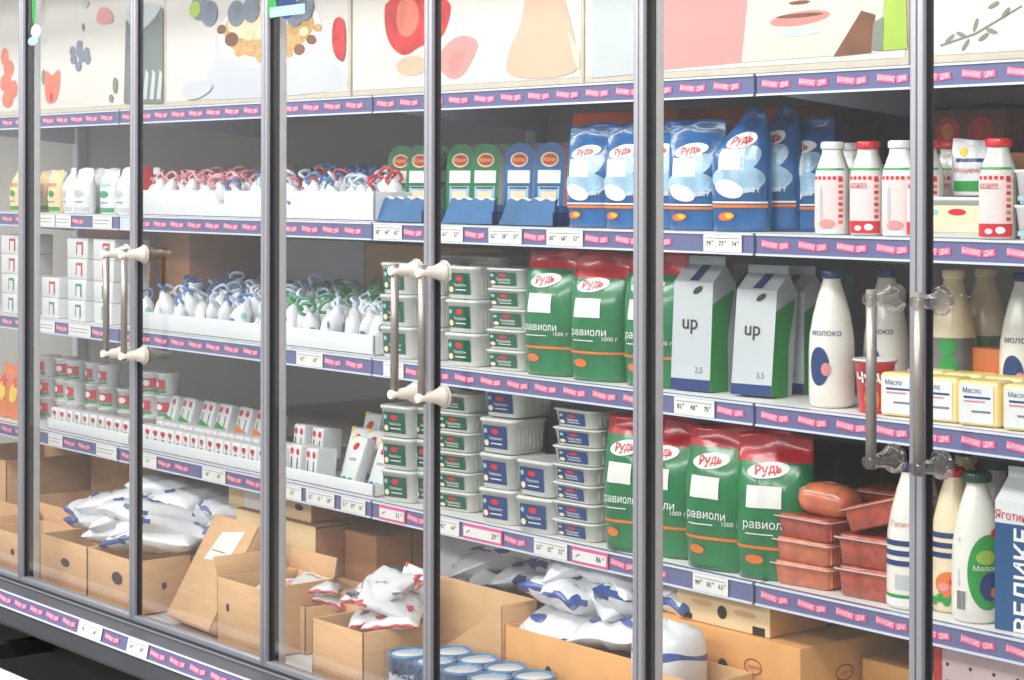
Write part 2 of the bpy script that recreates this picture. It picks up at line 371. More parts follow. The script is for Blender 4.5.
for k, z in ZB:
    for mi in range(4):
        x0 = -1.25 + mi * 1.25; x1 = x0 + 1.25
        sh = empty('shelf', (0, 0, 0)); tag(sh, 'white metal %s, %s' % (LEVN[k], MODN[mi]), 'shelf')
        zt = z + RH
        d0 = MB().box(x0 + 0.004, x1 - 0.004, YS + 0.012, YBACK - 0.04, zt - 0.012, zt, 'shelf_white', 0.003)
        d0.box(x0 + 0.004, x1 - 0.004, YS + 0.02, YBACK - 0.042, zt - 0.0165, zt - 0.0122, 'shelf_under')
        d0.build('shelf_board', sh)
        for xb in (x0 + 0.006, x1 - 0.009):
            MB().add([(xb + q, y, zz) for q in (0, 0.003) for y, zz in ((YS + 0.014, zt - 0.017), (YBACK - 0.045, zt - 0.017), (YBACK - 0.045, zt - 0.075), (YS + 0.06, zt - 0.036), (YS + 0.014, zt - 0.034))],
                     [(0, 1, 2, 3, 4), (9, 8, 7, 6, 5)] + [(j, 5 + j, 5 + (j + 1) % 5, (j + 1) % 5) for j in range(5)], 'rail_edge').build('bracket', sh)
        cs = [(X(a, YS), X(c, YS), kd, t) for a, c, kd, t in CARDS[k]]; cs = [c for c in cs if x0 - 0.01 < c[0] < x1]
        blank = []
        if mi == 1 and k == 'B': blank = [(x0 + 0.005, x0 + 0.10)]
        rail = price_rail('price_rail', x0, x1, YS, z, [(c[0], c[1]) for c in cs], sh, blank)
        for c in cs: price_card(c[0], c[1], YS, z, c[2], c[3], rail)
# the price rail along the cabinet's foot
orl = price_rail('price_rail', XL, XR, -0.103, 0.4505 - 0.0, [(X(78, -0.1), X(105, -0.1)), (X(128, -0.1), X(150, -0.1))], cab)
orl.matrix_parent_inverse = Matrix.Translation((-(XL + XR) / 2, -0.4, 0)) @ Matrix.Translation((0, -0.103, 0.4505)) @ Matrix.Rotation(R(-12), 4, 'X') @ Matrix.Translation((0, 0.103, -0.4505))
for a, c in ((80, 103), (129, 149)): price_card(X(a, -0.1), X(c, -0.1), -0.103, 0.4505, 'w', '34 38', orl)

# ================================================================ POSTERS on the top shelf
YP = 0.292; ZP0 = SURF['A']
def poster(px0, px1, label, art):
    x0 = X(px0, YP) if px0 is not None else -1.6; x1 = X(px1, YP) if px1 is not None else 3.75
    m = MB().box(x0, x1, YP, YP + 0.012, ZP0, 2.2, 'poster_frame', 0.002)
    S = flat(0, YP, 0)
    m.rect(S, x0 + 0.006, x1 - 0.006, ZP0 + 0.014, 2.19, 'poster', off=0.001)
    def P(px, py): return (X(px, YP), Z(px, py, YP))
    k = [0.0015]
    def el(px, py, rx, ry, mt, rot=0.0):
        u, v = P(px, py); k[0] += 0.00015; q = F / dep(u, YP); m.ell(S, u, v, rx / q * 1.45, ry / q, mt, off=k[0], rot=rot, n=20, rings=1)
    def po(pts, mt):
        if mt in ('p_straw', 'p_pink', 'p_skin', 'p_cloth', 'p_carrot', 'p_face', 'p_grey', 'lime') and len(pts) > 4:
            for _ in range(2): pts = [q for (ax, ay), (bx_, by) in zip(pts, pts[1:] + pts[:1]) for q in ((ax * .75 + bx_ * .25, ay * .75 + by * .25), (ax * .25 + bx_ * .75, ay * .25 + by * .75))]
        k[0] += 0.00015; m.poly(S, [P(*p) for p in pts], mt, off=k[0])
    art(el, po, x0, x1)
    o = m.build('poster'); tag(o, label, 'poster'); return o
def art1(el, po, x0, x1):
    for i, (a, c, r) in enumerate(((8, 100, 9), (6, 84, 9), (9, 70, 8), (5, 58, 6), (14, 90, 6))): el(a, c, r, 9, 'p_carrot')
    po([(44, 74), (48, 71), (52, 78), (58, 70), (61, 72), (60, 90), (56, 104), (47, 105), (45, 90)], 'p_carrot'); el(44, 78, 3, 8, 'p_leaf'); el(52, 98, 3, 5, 'red')
    for a, c in ((73, 52), (80, 46), (87, 53), (74, 60), (82, 58), (88, 60), (79, 67), (80, 53)): el(a, c, 4.5, 5, 'p_berry')
    po([(96, 24), (99, 10), (105, 7), (112, 12), (115, 22), (108, 25)], 'p_pink'); el(116, 86, 3.4, 8, 'p_leaf'); el(112, 99, 3, 4, 'p_leaf'); el(84, 28, 1.3, 4, 'p_dark'); el(86, 5, 5, 4, 'p_grey')
    po([(127, 20), (140, 36), (155, 20), (164, 8), (164, 104), (125, 104)], 'p_dark'); po([(127, 4), (163, 4), (160, 14), (142, 34), (127, 22)], 'p_grey')
    for a in (146, 153, 160): po([(a - 2, 100), (a + 2, 100), (a + 4, 74), (a + 1, 70)], 'p_grey')
def art2(el, po, x0, x1):
    po([(205, 90), (215, 50), (240, 40), (330, 60), (348, 75), (348, 92), (190, 103)], 'p_cloth')
    el(262, 42, 62, 40, 'p_cloth'); el(268, 32, 66, 36, 'white'); el(268, 28, 58, 30, 'tan')
    el(258, 22, 40, 18, 'cream')
    for a, c, r, mt in ((232, 40, 9, 'brown'), (240, 52, 7, 'tan'), (222, 30, 6, 'brown'), (262, 58, 7, 'tan'), (300, 50, 7, 'brown'), (290, 54, 5, 'tan'), (312, 40, 6, 'brown'), (318, 28, 5, 'tan'), (250, 36, 7, 'card_pale'), (280, 48, 6, 'card_pale'), (305, 32, 6, 'card_pale')): el(a, c, r, r * 0.8, mt)
    for a, c in ((200, 8), (210, 14), (237, 14), (252, 10), (296, 14), (306, 8)): el(a, c, 11, 13, 'p_berry')
    el(196, 10, 8, 8, 'lime'); el(284, 6, 12, 7, 'lime')
    po([(334, 20), (343, 16), (347, 30), (346, 62), (338, 60), (333, 46)], 'p_straw')
    po([(183, 84), (208, 80), (216, 88), (200, 100), (184, 100)], 'p_cloth')
def art3(el, po, x0, x1):
    po([(386, -4), (452, -4), (450, 22), (440, 42), (420, 46), (408, 56), (398, 54), (388, 42), (384, 20)], 'p_straw'); po([(398, -2), (418, 0), (420, 24), (408, 40), (396, 30)], 'p_carrot')
    po([(436, 62), (446, 44), (462, 34), (480, 40), (474, 58), (462, 78), (448, 80)], 'p_pink'); po([(448, 62), (456, 50), (466, 52), (462, 70), (452, 76)], 'p_lip'); el(412, 66, 18, 10, 'p_skin')
    po([(505, 80), (508, 52), (522, 24), (528, -20), (560, -20), (578, 50), (580, 76)], 'p_skin'); po([(568, 30), (580, 52), (580, 72), (574, 58)], 'cream')
def art4(el, po, x0, x1):
    po([(592, 78), (594, -40), (634, -40), (634, 74)], 'p_grey'); po([(636, 72), (636, -40), (752, -40), (742, 62)], 'p_pink')
    po([(742, 62), (752, -40), (890, -40), (878, 52)], 'p_face'); el(800, 18, 28, 7, 'p_lip', 0.05); el(800, 15, 22, 2.2, 'brown'); el(798, 32, 20, 4, 'p_grey'); el(800, 2, 10, 2, 'brown')
    po([(834, 56), (862, 10), (876, 14), (872, 52)], 'brown'); po([(872, 50), (874, 22), (884, 16), (884, 50)], 'p_leaf'); po([(884, 50), (886, -40), (906, -40), (908, 48)], 'lime')
def art5(el, po, x0, x1):
    po([(940, 44), (975, 32), (1022, 4), (1022, 6), (976, 34), (941, 46)], 'p_dark')
    for a, c, r in ((950, 38, 0.6), (962, 34, -0.4), (966, 44, 0.9), (976, 24, 1.2), (984, 36, 0.5), (992, 30, -0.3), (994, 4, 0.4), (1006, 12, 0.8)): el(a, c, 5, 2.2, 'p_leaf', r)
poster(-70, 165, 'white poster of berries, carrots and a clear jug above the far left shelves', art1)
poster(165.6, 350, 'poster of a granola bowl with berries and a strawberry at its edge', art2)
poster(352, 583, 'poster of red strawberries splashing into pink yogurt', art3)
poster(584.5, 908, 'poster of smiling lips, a pink panel and a lime green edge', art4)
poster(909.5, None, 'white poster with thin grey leafy twigs at the far right', art5)
# stickers on the door frames
stk = MB(); S = flat(0, -0.0135, 0)
stk.ell(S, X(34, -0.013), Z(34, 8, -0.013), 0.012, 0.05, 'green', 0.0005, rings=1); stk.ell(S, X(36, -0.013), Z(36, 32, -0.013), 0.03, 0.018, 'white', 0.0008, rings=1); stk.ell(S, X(33, -0.013), Z(33, 42, -0.013), 0.03, 0.012, 'label_teal', 0.001, rings=1)
o = stk.build('sticker'); tag(o, 'green leaf sticker high on the far left door frame', 'sticker')
stk = MB(); stk.ell(S, X(287, -0.013), Z(287, 6, -0.013), 0.04, 0.03, 'navy', 0.0006, rings=1); stk.rect(S, X(270, -0.013), X(305, -0.013), Z(287, 16, -0.013), Z(287, 6, -0.013), 'label_teal', off=0.001); stk.ell(S, X(272, -0.013), Z(272, 8, -0.013), 0.02, 0.025, 'green', 0.0008, rings=1)
o = stk.build('sticker'); tag(o, 'round navy and green sticker on the glass by the granola poster', 'sticker')
# INSERT_PRODUCTS
ORD = 'first second third fourth fifth sixth seventh eighth ninth tenth eleventh twelfth thirteenth fourteenth fifteenth sixteenth seventeenth eighteenth nineteenth twentieth'.split() + ['twenty-' + q for q in 'first second third fourth fifth sixth seventh eighth ninth'.split()]
# ================================================================ PRODUCTS
RND = random.Random(5)
def bag_proto(name, w_, h, d, body, top, deco, seed=0, peak=0.0, topfrac=0.84, nu=16, nt=26):
    """stand-up bag: bulging belly, flat crimped top edge"""
    rg = random.Random(seed); ph = [rg.uniform(0, 6) for _ in range(6)]
    def hw(t): return w_ / 2 * (0.93 + 0.07 * math.sin(min(1, t * 3) * math.pi / 2) - (0.05 if t > 0.8 else 0) * (t - 0.8) / 0.2 - peak * max(0, t - 0.62) * 2.1)
    def hd(t):
        a = 0.82 + 0.18 * math.sin(min(1, t / 0.35) * math.pi / 2)
        if t > 0.5: a *= math.cos((t - 0.5) / 0.42 * math.pi / 2) if t < 0.9 else 0.05
        return d / 2 * max(a, 0.04)
    def pt(u, t, sgn, o=0):
        x = hw(t) * u + peak * max(0, t - 0.62) * 0.10
        wr = 0.0022 * math.sin(9 * t + 4 * u + ph[0]) + 0.0016 * math.sin(17 * u * t + ph[1]) + 0.0012 * math.sin(23 * t + ph[2]) * u
        y = sgn * (hd(t) * (1 - abs(u) ** 2.6) ** 0.55 + (wr * (1 - u * u) * min(1, t * 6) if t < 0.93 else 0) + o)
        y += 0.004 * math.sin(5 * u + ph[3]) * max(0, t - 0.6) / 0.4 + 0.02 * max(0, t - 0.72)
        return (x, y, h * t * (1 - 0.02 * math.sin(2.2 * u + ph[4]) * (t > 0.9)))
    us = [math.sin((i / nu - 0.5) * math.pi) for i in range(nu + 1)]
    rings = []
    for k in range(nt + 1):
        t = k / nt; rings.append([pt(u, t, -1) for u in us] + [pt(u, t, 1) for u in reversed(us[1:-1])])
    m = MB(); m.loft(rings, body, matf=lambda i, j: top if (i + 0.5) / nt > topfrac and top else body)
    S = lambda u, v, o: pt(max(-0.97, min(0.97, u / (w_ / 2))), v / h, -1, o + 0.0007)
    deco(m, S, w_, h)
    return Proto(name, [(None, m)])
def deco_green(m, S, w_, h):
    a = w_ / 2
    m.ell(S, -0.1 * a, h * 0.755, a * 0.55, h * 0.055, 'white', rot=0.12, n=24); m.text(S, 'Рудь', h * 0.085, -0.1 * a, h * 0.76, 'red', 0.002, 0.12, 0.03)
    m.rect(S, -0.62 * a, 0.30 * a, h * 0.50, h * 0.65, 'paper', 6, 3)
    m.text(S, 'равиоли', h * 0.085, -0.10 * a, h * 0.385, 'white', 0.002, 0, 0.0); m.rect(S, -0.65 * a, 0.1 * a, h * 0.315, h * 0.322, 'white', 6, 1)
    m.text(S, '1000 г', h * 0.045, 0.58 * a, h * 0.335, 'white', 0.002)
    m.rect(S, -0.93 * a, 0.93 * a, h * 0.215, h * 0.235, 'orange', 14, 1); m.ell(S, -0.42 * a, h * 0.14, a * 0.26, h * 0.032, 'orange')
def deco_blue(m, S, w_, h):
    a = w_ / 2
    m.ell(S, -0.02 * a, h * 0.42, a * 0.88, h * 0.12, 'light_blue', n=24, rings=5); m.ell(S, 0.12 * a, h * 0.56, a * 0.7, h * 0.10, 'light_blue', 0.0012, n=24, rings=5, rot=0.6); m.ell(S, -0.3 * a, h * 0.34, a * 0.5, h * 0.07, 'pouch', 0.0013, n=20, rings=4, rot=-0.3)
    m.ell(S, -0.05 * a, h * 0.73, a * 0.6, h * 0.065, 'white', rot=0.15, n=24); m.text(S, 'Рудь', h * 0.09, -0.05 * a, h * 0.73, 'red', 0.002, 0.15, 0.03)
    m.rect(S, -0.66 * a, 0.22 * a, h * 0.49, h * 0.66, 'paper', 6, 3, off=0.0016)
    m.rect(S, -0.93 * a, 0.93 * a, h * 0.19, h * 0.215, 'orange', 14, 1, off=0.0016); m.rect(S, -0.93 * a, 0.93 * a, h * 0.225, h * 0.24, 'white', 14, 1, off=0.0016)
    m.text(S, '1000 г', h * 0.055, 0.42 * a, h * 0.33, 'white', 0.0022, 0, 0.01); m.ell(S, -0.4 * a, h * 0.12, a * 0.3, h * 0.035, 'orange', rot=0.1); m.ell(S, -0.3 * a, h * 0.125, a * 0.15, h * 0.02, 'yellow', 0.0015)
def deco_white(col, col2):
    def f(m, S, w_, h):
        a = w_ / 2; m.rect(S, -0.6 * a, 0.6 * a, h * 0.62, h * 0.70, col, 6, 1); m.ell(S, 0, h * 0.45, a * 0.5, h * 0.08, col2); m.rect(S, -0.5 * a, 0.5 * a, h * 0.25, h * 0.27, 'grey_ink', 5, 1)
        m.rect(S, -0.9 * a, 0.9 * a, h * 0.04, h * 0.14, col2, 10, 1)
    return f
greenbag = bag_proto('frozen_food_bag', 0.155, 0.275, 0.085, 'green_film', 'red_film', deco_green, 1)
greenbag2 = bag_proto('frozen_food_bag', 0.15, 0.27, 0.09, 'green_film', 'red_film', deco_green, 2, topfrac=0.8)
bluebag = bag_proto('frozen_food_bag', 0.135, 0.235, 0.075, 'blue_film', None, deco_blue, 3)
bluebag_p = bag_proto('frozen_food_bag', 0.13, 0.262, 0.085, 'blue_film', None, deco_blue, 4, peak=0.9)
wbag_a = bag_proto('yogurt_pack', 0.085, 0.135, 0.05, 'pouch', None, deco_white('pinkish', 'p_grey'), 5)
wbag_b = bag_proto('yogurt_pack', 0.075, 0.13, 0.05, 'pouch', None, deco_white('label_teal', 'loop_green'), 6)
wbag_c = bag_proto('yogurt_pack', 0.07, 0.13, 0.05, 'card_pale', None, deco_white('orange', 'green'), 7)
wbag_d = bag_proto('cheese_pouch', 0.07, 0.10, 0.035, 'pouch', None, lambda m, S, w_, h: (m.ell(S, -0.012, h * 0.78, 0.008, 0.008, 'yellow'), m.rect(S, -0.025, 0.025, h * 0.6, h * 0.66, 'navy', 5, 1), m.text(S, 'Моцарела', 0.012, 0, h * 0.45, 'red', 0.001), m.rect(S, -0.03, 0.03, h * 0.08, h * 0.26, 'green', 6, 2)), 8)

# --- tubs
def tub_proto(w_, h, d, lab, name='cheese_tub', lw=0.8):
    m = MB(); r = min(w_, d) * 0.16
    m.loft([rr(w_ * 0.86, d * 0.86, r, 0), rr(w_ * 0.89, d * 0.89, r, 0.002), rr(w_ * 0.965, d * 0.965, r, h * 0.86), rr(w_, d, r, h * 0.87), rr(w_, d, r, h * 0.93)], 'tub_white')
    yl = lambda v: d / 2 * (0.89 + 0.075 * v / (h * 0.86))
    S = lambda u, v, o: (u, -yl(v) - o, v)
    a = w_ * 0.43 * lw
    m.rect(S, -a, a * 0.9, h * 0.14, h * 0.78, lab, off=0.0012); m.ell(S, -a * 0.05, h * 0.62, a * 0.3, h * 0.08, 'red', 0.0018); m.text(S, 'Творожок', h * 0.11 if h > 0.06 else h * 0.2, 0, h * 0.42, 'white', 0.002)
    m.rect(S, -a * 0.4, a * 0.5, h * 0.26, h * 0.29, 'white', off=0.0018); m.ell(S, -a * 0.75, h * 0.28, a * 0.18, h * 0.09, 'cream', 0.002); m.ell(S, -a * 0.8, h * 0.62, a * 0.13, h * 0.07, 'label_teal', 0.002)
    # ribs on the right side
    for q in range(7):
        yy = -d * 0.3 + q * d * 0.1; m.box(w_ / 2 * 0.93, w_ / 2 * 0.955, yy, yy + 0.002, h * 0.15, h * 0.7, 'tub_white')
    l = MB(); l.loft([rr(w_ + 0.002, d + 0.002, r, h * 0.885), rr(w_ + 0.002, d + 0.002, r, h * 0.95), rr(w_ - 0.004, d - 0.004, r, h * 0.985), rr(w_ - 0.012, d - 0.012, r, h * 0.985), rr(w_ - 0.016, d - 0.016, r, h * 0.965)], 'tub_white')
    return Proto(name, [('tub', m), ('lid', l)])
tubB = tub_proto(0.115, 0.078, 0.115, 'label_blue'); tubG = tub_proto(0.11, 0.076, 0.11, 'label_green')
flatB = tub_proto(0.135, 0.0395, 0.13, 'label_blue', lw=0.75); flatG = tub_proto(0.12, 0.0455, 0.12, 'label_green', lw=0.85)
whitebig = tub_proto(0.22, 0.06, 0.16, 'tub_white', 'lidded_tub'); creamtub = tub_proto(0.15, 0.072, 0.12, 'cream', 'spread_tub', 0.9)
smalltub = Proto('dessert_tub', [('tub', MB().loft([rr(0.075, 0.075, 0.012, 0), rr(0.085, 0.085, 0.012, 0.052), rr(0.09, 0.09, 0.012, 0.054), rr(0.09, 0.09, 0.012, 0.058)], 'plastic_white').rect(flat(0, -0.0405, 0), -0.035, 0.035, 0.006, 0.014, 'label_teal', off=0.003).text(flat(0, -0.0405, 0), 'Дана', 0.018, 0, 0.032, 'navy', 0.004).ell(flat(0, -0.0405, 0), -0.012, 0.018, 0.008, 0.006, 'yellow', 0.005))])
# --- bottles
def bottle_proto(name, prof, body, capmat, capr, capz, deco, n=24, sq=1.0, capgrip=True):
    m = MB(); m.lathe(prof, body, n, sq=sq)
    def rad(z):
        for (r0, z0), (r1, z1) in zip(prof, prof[1:]):
            if z0 <= z <= z1 and z1 > z0: return r0 + (r1 - r0) * (z - z0) / (z1 - z0)
        return prof[-1][0]
    if sq < 1:    # squared body: decals lie on a slightly bowed front
        def S(u, v, o):
            r = rad(v); c = max(-0.92, min(0.92, u / r)); return (u, -r * (1 - abs(c) ** (2 / sq)) ** (sq / 2) - o, v)
    else: S = cyl(rad)
    deco(m, S, rad)
    c = MB(); c.lathe([(capr, capz[0]), (capr * 1.02, capz[0] + 0.002), (capr, capz[1] - 0.002), (capr * 0.93, capz[1])], capmat, n)
    for a in range(0, 24): c.box(-0.0007, 0.0007, -capr * 1.04, -capr * 0.99, capz[0] + 0.002, capz[1] - 0.003, capmat, mx=Matrix.Rotation(2 * math.pi * a / 24, 4, 'Z'))
    return Proto(name, [('bottle', m), ('cap', c)])
def kefir(body_red):
    def f(m, S, rad):
        m.rect(S, -0.028, 0.028, 0.118, 0.122, 'green', 8, 1); m.rect(S, -0.029, 0.029, 0.012, 0.108, 'pinkish', 10, 4)
        for i in range(6): m.rect(S, -0.027 + i * 0.0095, -0.021 + i * 0.0095, 0.101, 0.107, 'red', 2, 1, 0.0016)
        for i in range(8): m.rect(S, 0.021, 0.027, 0.02 + i * 0.011, 0.026 + i * 0.011, 'red' if i % 2 else 'orange', 2, 1, 0.0018)
        if body_red:
            m.rect(S, -0.029, 0.029, 0.004, 0.026, 'red', 10, 1, 0.0022); m.ell(S, 0.012, 0.015, 0.008, 0.006, 'white', 0.003); m.ell(S, -0.008, 0.013, 0.007, 0.005, 'pinkish', 0.003)
            m.rect(S, -0.026, 0.008, 0.086, 0.094, 'red', 5, 1, 0.0022)
            m.text(S, 'Злагода', 0.011, -0.009, 0.09, 'white', 0.0028)
        else:
            m.ell(S, -0.012, 0.055, 0.003, 0.035, 'p_grey', 0.002); m.ell(S, 0.0, 0.02, 0.016, 0.008, 'p_pink', 0.002)
    return f
kp = [(0.029, 0), (0.031, 0.004), (0.031, 0.108), (0.0295, 0.118), (0.024, 0.135), (0.0195, 0.148), (0.0185, 0.158)]
kefirW = bottle_proto('kefir_bottle', kp, 'plastic_white', 'plastic_white', 0.0215, (0.157, 0.171), kefir(False), 28, 0.8)
kefirR = bottle_proto('kefir_bottle', kp, 'bottle_clear', 'red', 0.0215, (0.157, 0.171), kefir(True), 28, 0.8)
mp = [(0.036, 0), (0.0405, 0.005), (0.0415, 0.03), (0.0415, 0.10), (0.040, 0.13), (0.034, 0.165), (0.025, 0.20), (0.018, 0.222), (0.0165, 0.228), (0.0165, 0.238)]
def stripes(m, S, rad):
    m.rect(S, -0.055, 0.055, 0.006, 0.02, 'white', 14, 1); m.rect(S, -0.055, 0.055, 0.02, 0.026, 'green', 14, 1)
    for z in (0.075, 0.092, 0.109): m.rect(S, -0.055, 0.045, z, z + 0.009, 'navy', 14, 1, 0.0012)
    m.text(S, 'Галичина', 0.014, 0.0, 0.145, 'p_lip', 0.0014); m.rect(S, -0.02, 0.02, 0.035, 0.06, 'p_grey', 4, 1)
def stripes_cream(m, S, rad):
    for z in (0.095, 0.112, 0.129): m.rect(S, -0.055, 0.055, z, z + 0.009, 'navy', 14, 1, 0.0012)
    m.ell(S, 0.0, 0.05, 0.028, 0.022, 'orange', 0.0012); m.ell(S, 0.008, 0.055, 0.010, 0.008, 'red', 0.002); m.ell(S, -0.012, 0.045, 0.01, 0.008, 'p_pink', 0.002)
    for i in range(6): m.ell(S, -0.03 + i * 0.012, 0.02 + 0.006 * (i % 2), 0.007, 0.008, 'green', 0.002)
def cowlab(m, S, rad):
    m.ell(S, 0.024, 0.085, 0.034, 0.062, 'green', 0.0012, 28, rings=5); m.ell(S, 0.028, 0.062, 0.018, 0.024, 'navy', 0.002, 20); m.ell(S, 0.034, 0.052, 0.006, 0.009, 'orange', 0.0028)
    m.ell(S, 0.02, 0.11, 0.016, 0.012, 'lime', 0.002); m.text(S, 'Молоко', 0.012, 0.022, 0.092, 'white', 0.0028); m.ell(S, 0.038, 0.148, 0.010, 0.009, 'red', 0.002)
    m.rect(S, -0.03, -0.012, 0.02, 0.055, 'white', 3, 1, 0.001)
    for i in range(7): m.rect(S, -0.029 + i * 0.0024, -0.0278 + i * 0.0024, 0.022, 0.053, 'ink', 1, 1, 0.0016)
    m.rect(S, -0.028, -0.024, 0.06, 0.14, 'p_grey', 1, 1)
milk1 = bottle_proto('milk_bottle', mp, 'milk', 'navy', 0.0185, (0.232, 0.246), stripes)
milk2 = bottle_proto('milk_bottle', mp, 'cream', 'red', 0.0185, (0.232, 0.247), stripes_cream)
milk3 = bottle_proto('milk_bottle', mp, 'milk', 'dark_green', 0.0235, (0.230, 0.246), cowlab, 24)
def bluecow(m, S, rad):
    m.ell(S, -0.012, 0.075, 0.02, 0.035, 'label_blue', 0.0012); m.ell(S, 0.002, 0.07, 0.009, 0.012, 'p_lip', 0.002); m.text(S, 'молоко', 0.016, 0.0, 0.135, 'navy', 0.0014)
milk4 = bottle_proto('milk_bottle', mp, 'milk', 'navy', 0.0185, (0.232, 0.247), bluecow)
def greydots(m, S, rad):
    m.rect(S, -0.055, 0.055, 0.04, 0.13, 'p_dark', 14, 3); m.ell(S, 0.0, 0.115, 0.015, 0.015, 'green', 0.002); m.ell(S, 0.002, 0.085, 0.015, 0.015, 'green', 0.002)
milk5 = bottle_proto('milk_bottle', mp, 'cream', 'cream', 0.0185, (0.232, 0.247), greydots)
# --- cartons
def gable_proto(w_, d, h, face, sidem, deco, name='milk_carton'):
    m = MB(); hb = h * 0.80; x = w_ / 2; y = d / 2
    vs = [(-x, -y, 0), (x, -y, 0), (x, y, 0), (-x, y, 0), (-x, -y, hb), (x, -y, hb), (x, y, hb), (-x, y, hb), (-x, 0, h * 0.94), (x, 0, h * 0.94)]
    m.add(vs, [(3, 2, 1, 0), (0, 1, 5, 4), (1, 2, 6, 5), (2, 3, 7, 6), (3, 0, 4, 7), (4, 5, 9, 8), (6, 7, 8, 9), (5, 6, 9), (7, 4, 8)], [face, face, sidem, face, sidem, face, face, face, face])
    m.box(-x, x, -0.0025, 0.0025, h * 0.935, h, face, 0.0008)
    def G(u, v, o):     # the sloping front gable
        t = (v - hb) / (h * 0.94 - hb); n_ = Vector((0, -(h * 0.94 - hb), y)).normalized(); return (u, -y + y * t + n_.y * o, v + n_.z * o)
    deco(m, flat(0, -y, 0), side(x, 0, 0), G, w_, d, h, hb)
    return Proto(name, [(None, m)])
def deco_up(m, S, Q, G, w_, d, h, hb):
    m.text(S, 'up', 0.04, -0.005, h * 0.5, 'ink', 0.001, 0, 0.01); m.ell(S, 0.012, hb * 0.93, 0.013, 0.006, 'ink', rot=0.5)
    m.poly(G, [(-0.012, hb + 0.003), (0.010, hb + 0.003), (0.016, h * 0.93), (-0.004, h * 0.93)], 'navy'); m.rect(S, -w_ / 2, w_ / 2, 0, 0.022, 'navy', off=0.0006)
    m.text(S, '2,5', 0.016, 0.02, 0.04, 'grey_ink', 0.001)
    m.poly(Q, [(-d / 2, 0), (d * 0.3, 0), (d * 0.2, h * 0.4), (d * 0.4, hb * 0.95), (-d / 2, hb * 0.8)], 'green', off=0.0006)
upc = gable_proto(0.095, 0.075, 0.262, 'p_grey', 'p_grey', deco_up)
def deco_vel(m, S, Q, G, w_, d, h, hb):
    m.rect(S, -w_ / 2, w_ / 2, 0, hb * 0.83, 'can_navy', off=0.0006); m.rect(Q, -d / 2, d / 2, 0, hb * 0.83, 'can_navy', off=0.0006)
    m.text(S, 'ВЕЛИКЕ', 0.043, 0.004, hb * 0.40, 'white', 0.0014, math.pi / 2, 0.02); m.text(S, 'Яготинське', 0.02, 0.0, hb * 0.885, 'red', 0.0014, -0.03, 0.0, 0.9)
    m.ell(G, 0.02, h * 0.87, 0.012, 0.012, 'white', 0.004)
dm('can_navy', (34, 84, 132), 0.4)
velc = gable_proto(0.10, 0.085, 0.262, 'plastic_white', 'p_grey', deco_vel)

# ---- filled trays of small looped pouches
def mini_pouch(body, loop, dot):
    m = MB(); m.lathe([(0.017, 0), (0.021, 0.006), (0.022, 0.045), (0.018, 0.062), (0.011, 0.075), (0.004, 0.083)], body, 10)
    pts = [(0.021 * math.sin(2 * math.pi * i / 12), 0.008 * math.sin(4 * math.pi * i / 12), 0.088 - 0.014 * math.cos(2 * math.pi * i / 12)) for i in range(13)]
    S = cyl(0.0225); m.ell(S, 0, 0.032, 0.009, 0.009, dot, 0.0012, 10, rings=2)
    l = MB().tube(pts, 0.0045, loop, 6)
    return Proto('yogurt_pouch', [('pouch', m), ('loop', l)])
mpr = {k: mini_pouch('pouch', l, dt) for k, l, dt in (('pink', 'loop_pink', 'p_pink'), ('blue', 'loop_blue', 'label_teal'), ('pale', 'loop_pale', 'loop_blue'), ('green', 'loop_green', 'loop_green'), ('red', 'loop_red', 'orange'))}
def tray(x0, x1, y0, y1, z0, h, label, cutlow=0.0):
    t = MB(); w2 = 0.006
    t.box(x0, x1, y0, y1, z0, z0 + 0.004, 'plastic_white'); t.box(x0, x1, y0, y0 + w2, z0, z0 + h, 'plastic_white', 0.002); t.box(x0, x1, y1 - w2, y1, z0, z0 + h, 'plastic_white', 0.002)
    t.box(x0, x0 + w2, y0, y1, z0, z0 + h, 'plastic_white', 0.002); t.box(x1 - w2, x1, y0, y1, z0, z0 + h, 'plastic_white', 0.002)
    o = t.build('display_tray'); return tag(o, label, 'tray', None)
def fill(x0, x1, y0, y1, z, cols, label, group, dx=0.05, dy=0.062, j=0.008, seed=1, lift=0.02, scl=1.0):
    rg = random.Random(seed); y = y0; r_ = 0
    while y <= y1:
        ci = 0
        x = x0 + (0.5 * dx if r_ % 2 else 0)
        while x <= x1:
            c = cols((x - x0) / (x1 - x0), rg)
            mpr[c].put(x + rg.uniform(-j, j), y + rg.uniform(-j, j), z + rg.uniform(0, lift) + r_ * 0.006, label[c] + ', ' + ORD[ci] + ' in ' + ('front', 'second', 'third', 'fourth', 'back', 'back')[r_] + ' row', 'pouch', (group or 'looped pouches') + ', ' + c + (', row %d' % (r_ + 1)),
                       (rg.uniform(-.45, .45), rg.uniform(-.45, .45), rg.uniform(-1.3, 1.3)), scl)
            x += dx; ci += 1
        y += dy; r_ += 1
B, C_, D_ = SURF['B'], SURF['C'], SURF['D']
tray(0.035, 1.225, 0.305, 0.68, B, 0.072, 'wide white display tray of pink and blue looped pouches, second shelf from top')
fill(0.07, 1.20, 0.345, 0.63, B + 0.006, lambda u, r: ('pink' if u < 0.42 + r.uniform(-.1, .1) else ('red' if u > 0.93 or r.random() < 0.07 else ('blue' if r.random() < 0.4 else 'pale'))),
     {c: 'small white pouch with %s loop, upper tray' % n for c, n in (('pink', 'a pale pink'), ('red', 'a red'), ('blue', 'a blue'), ('pale', 'a whitish'))}, 'looped pouches in the upper tray', seed=3)
tray(0.035, 1.225, 0.305, 0.68, C_, 0.05, 'wide white display tray of blue and green looped pouches, third shelf from top')
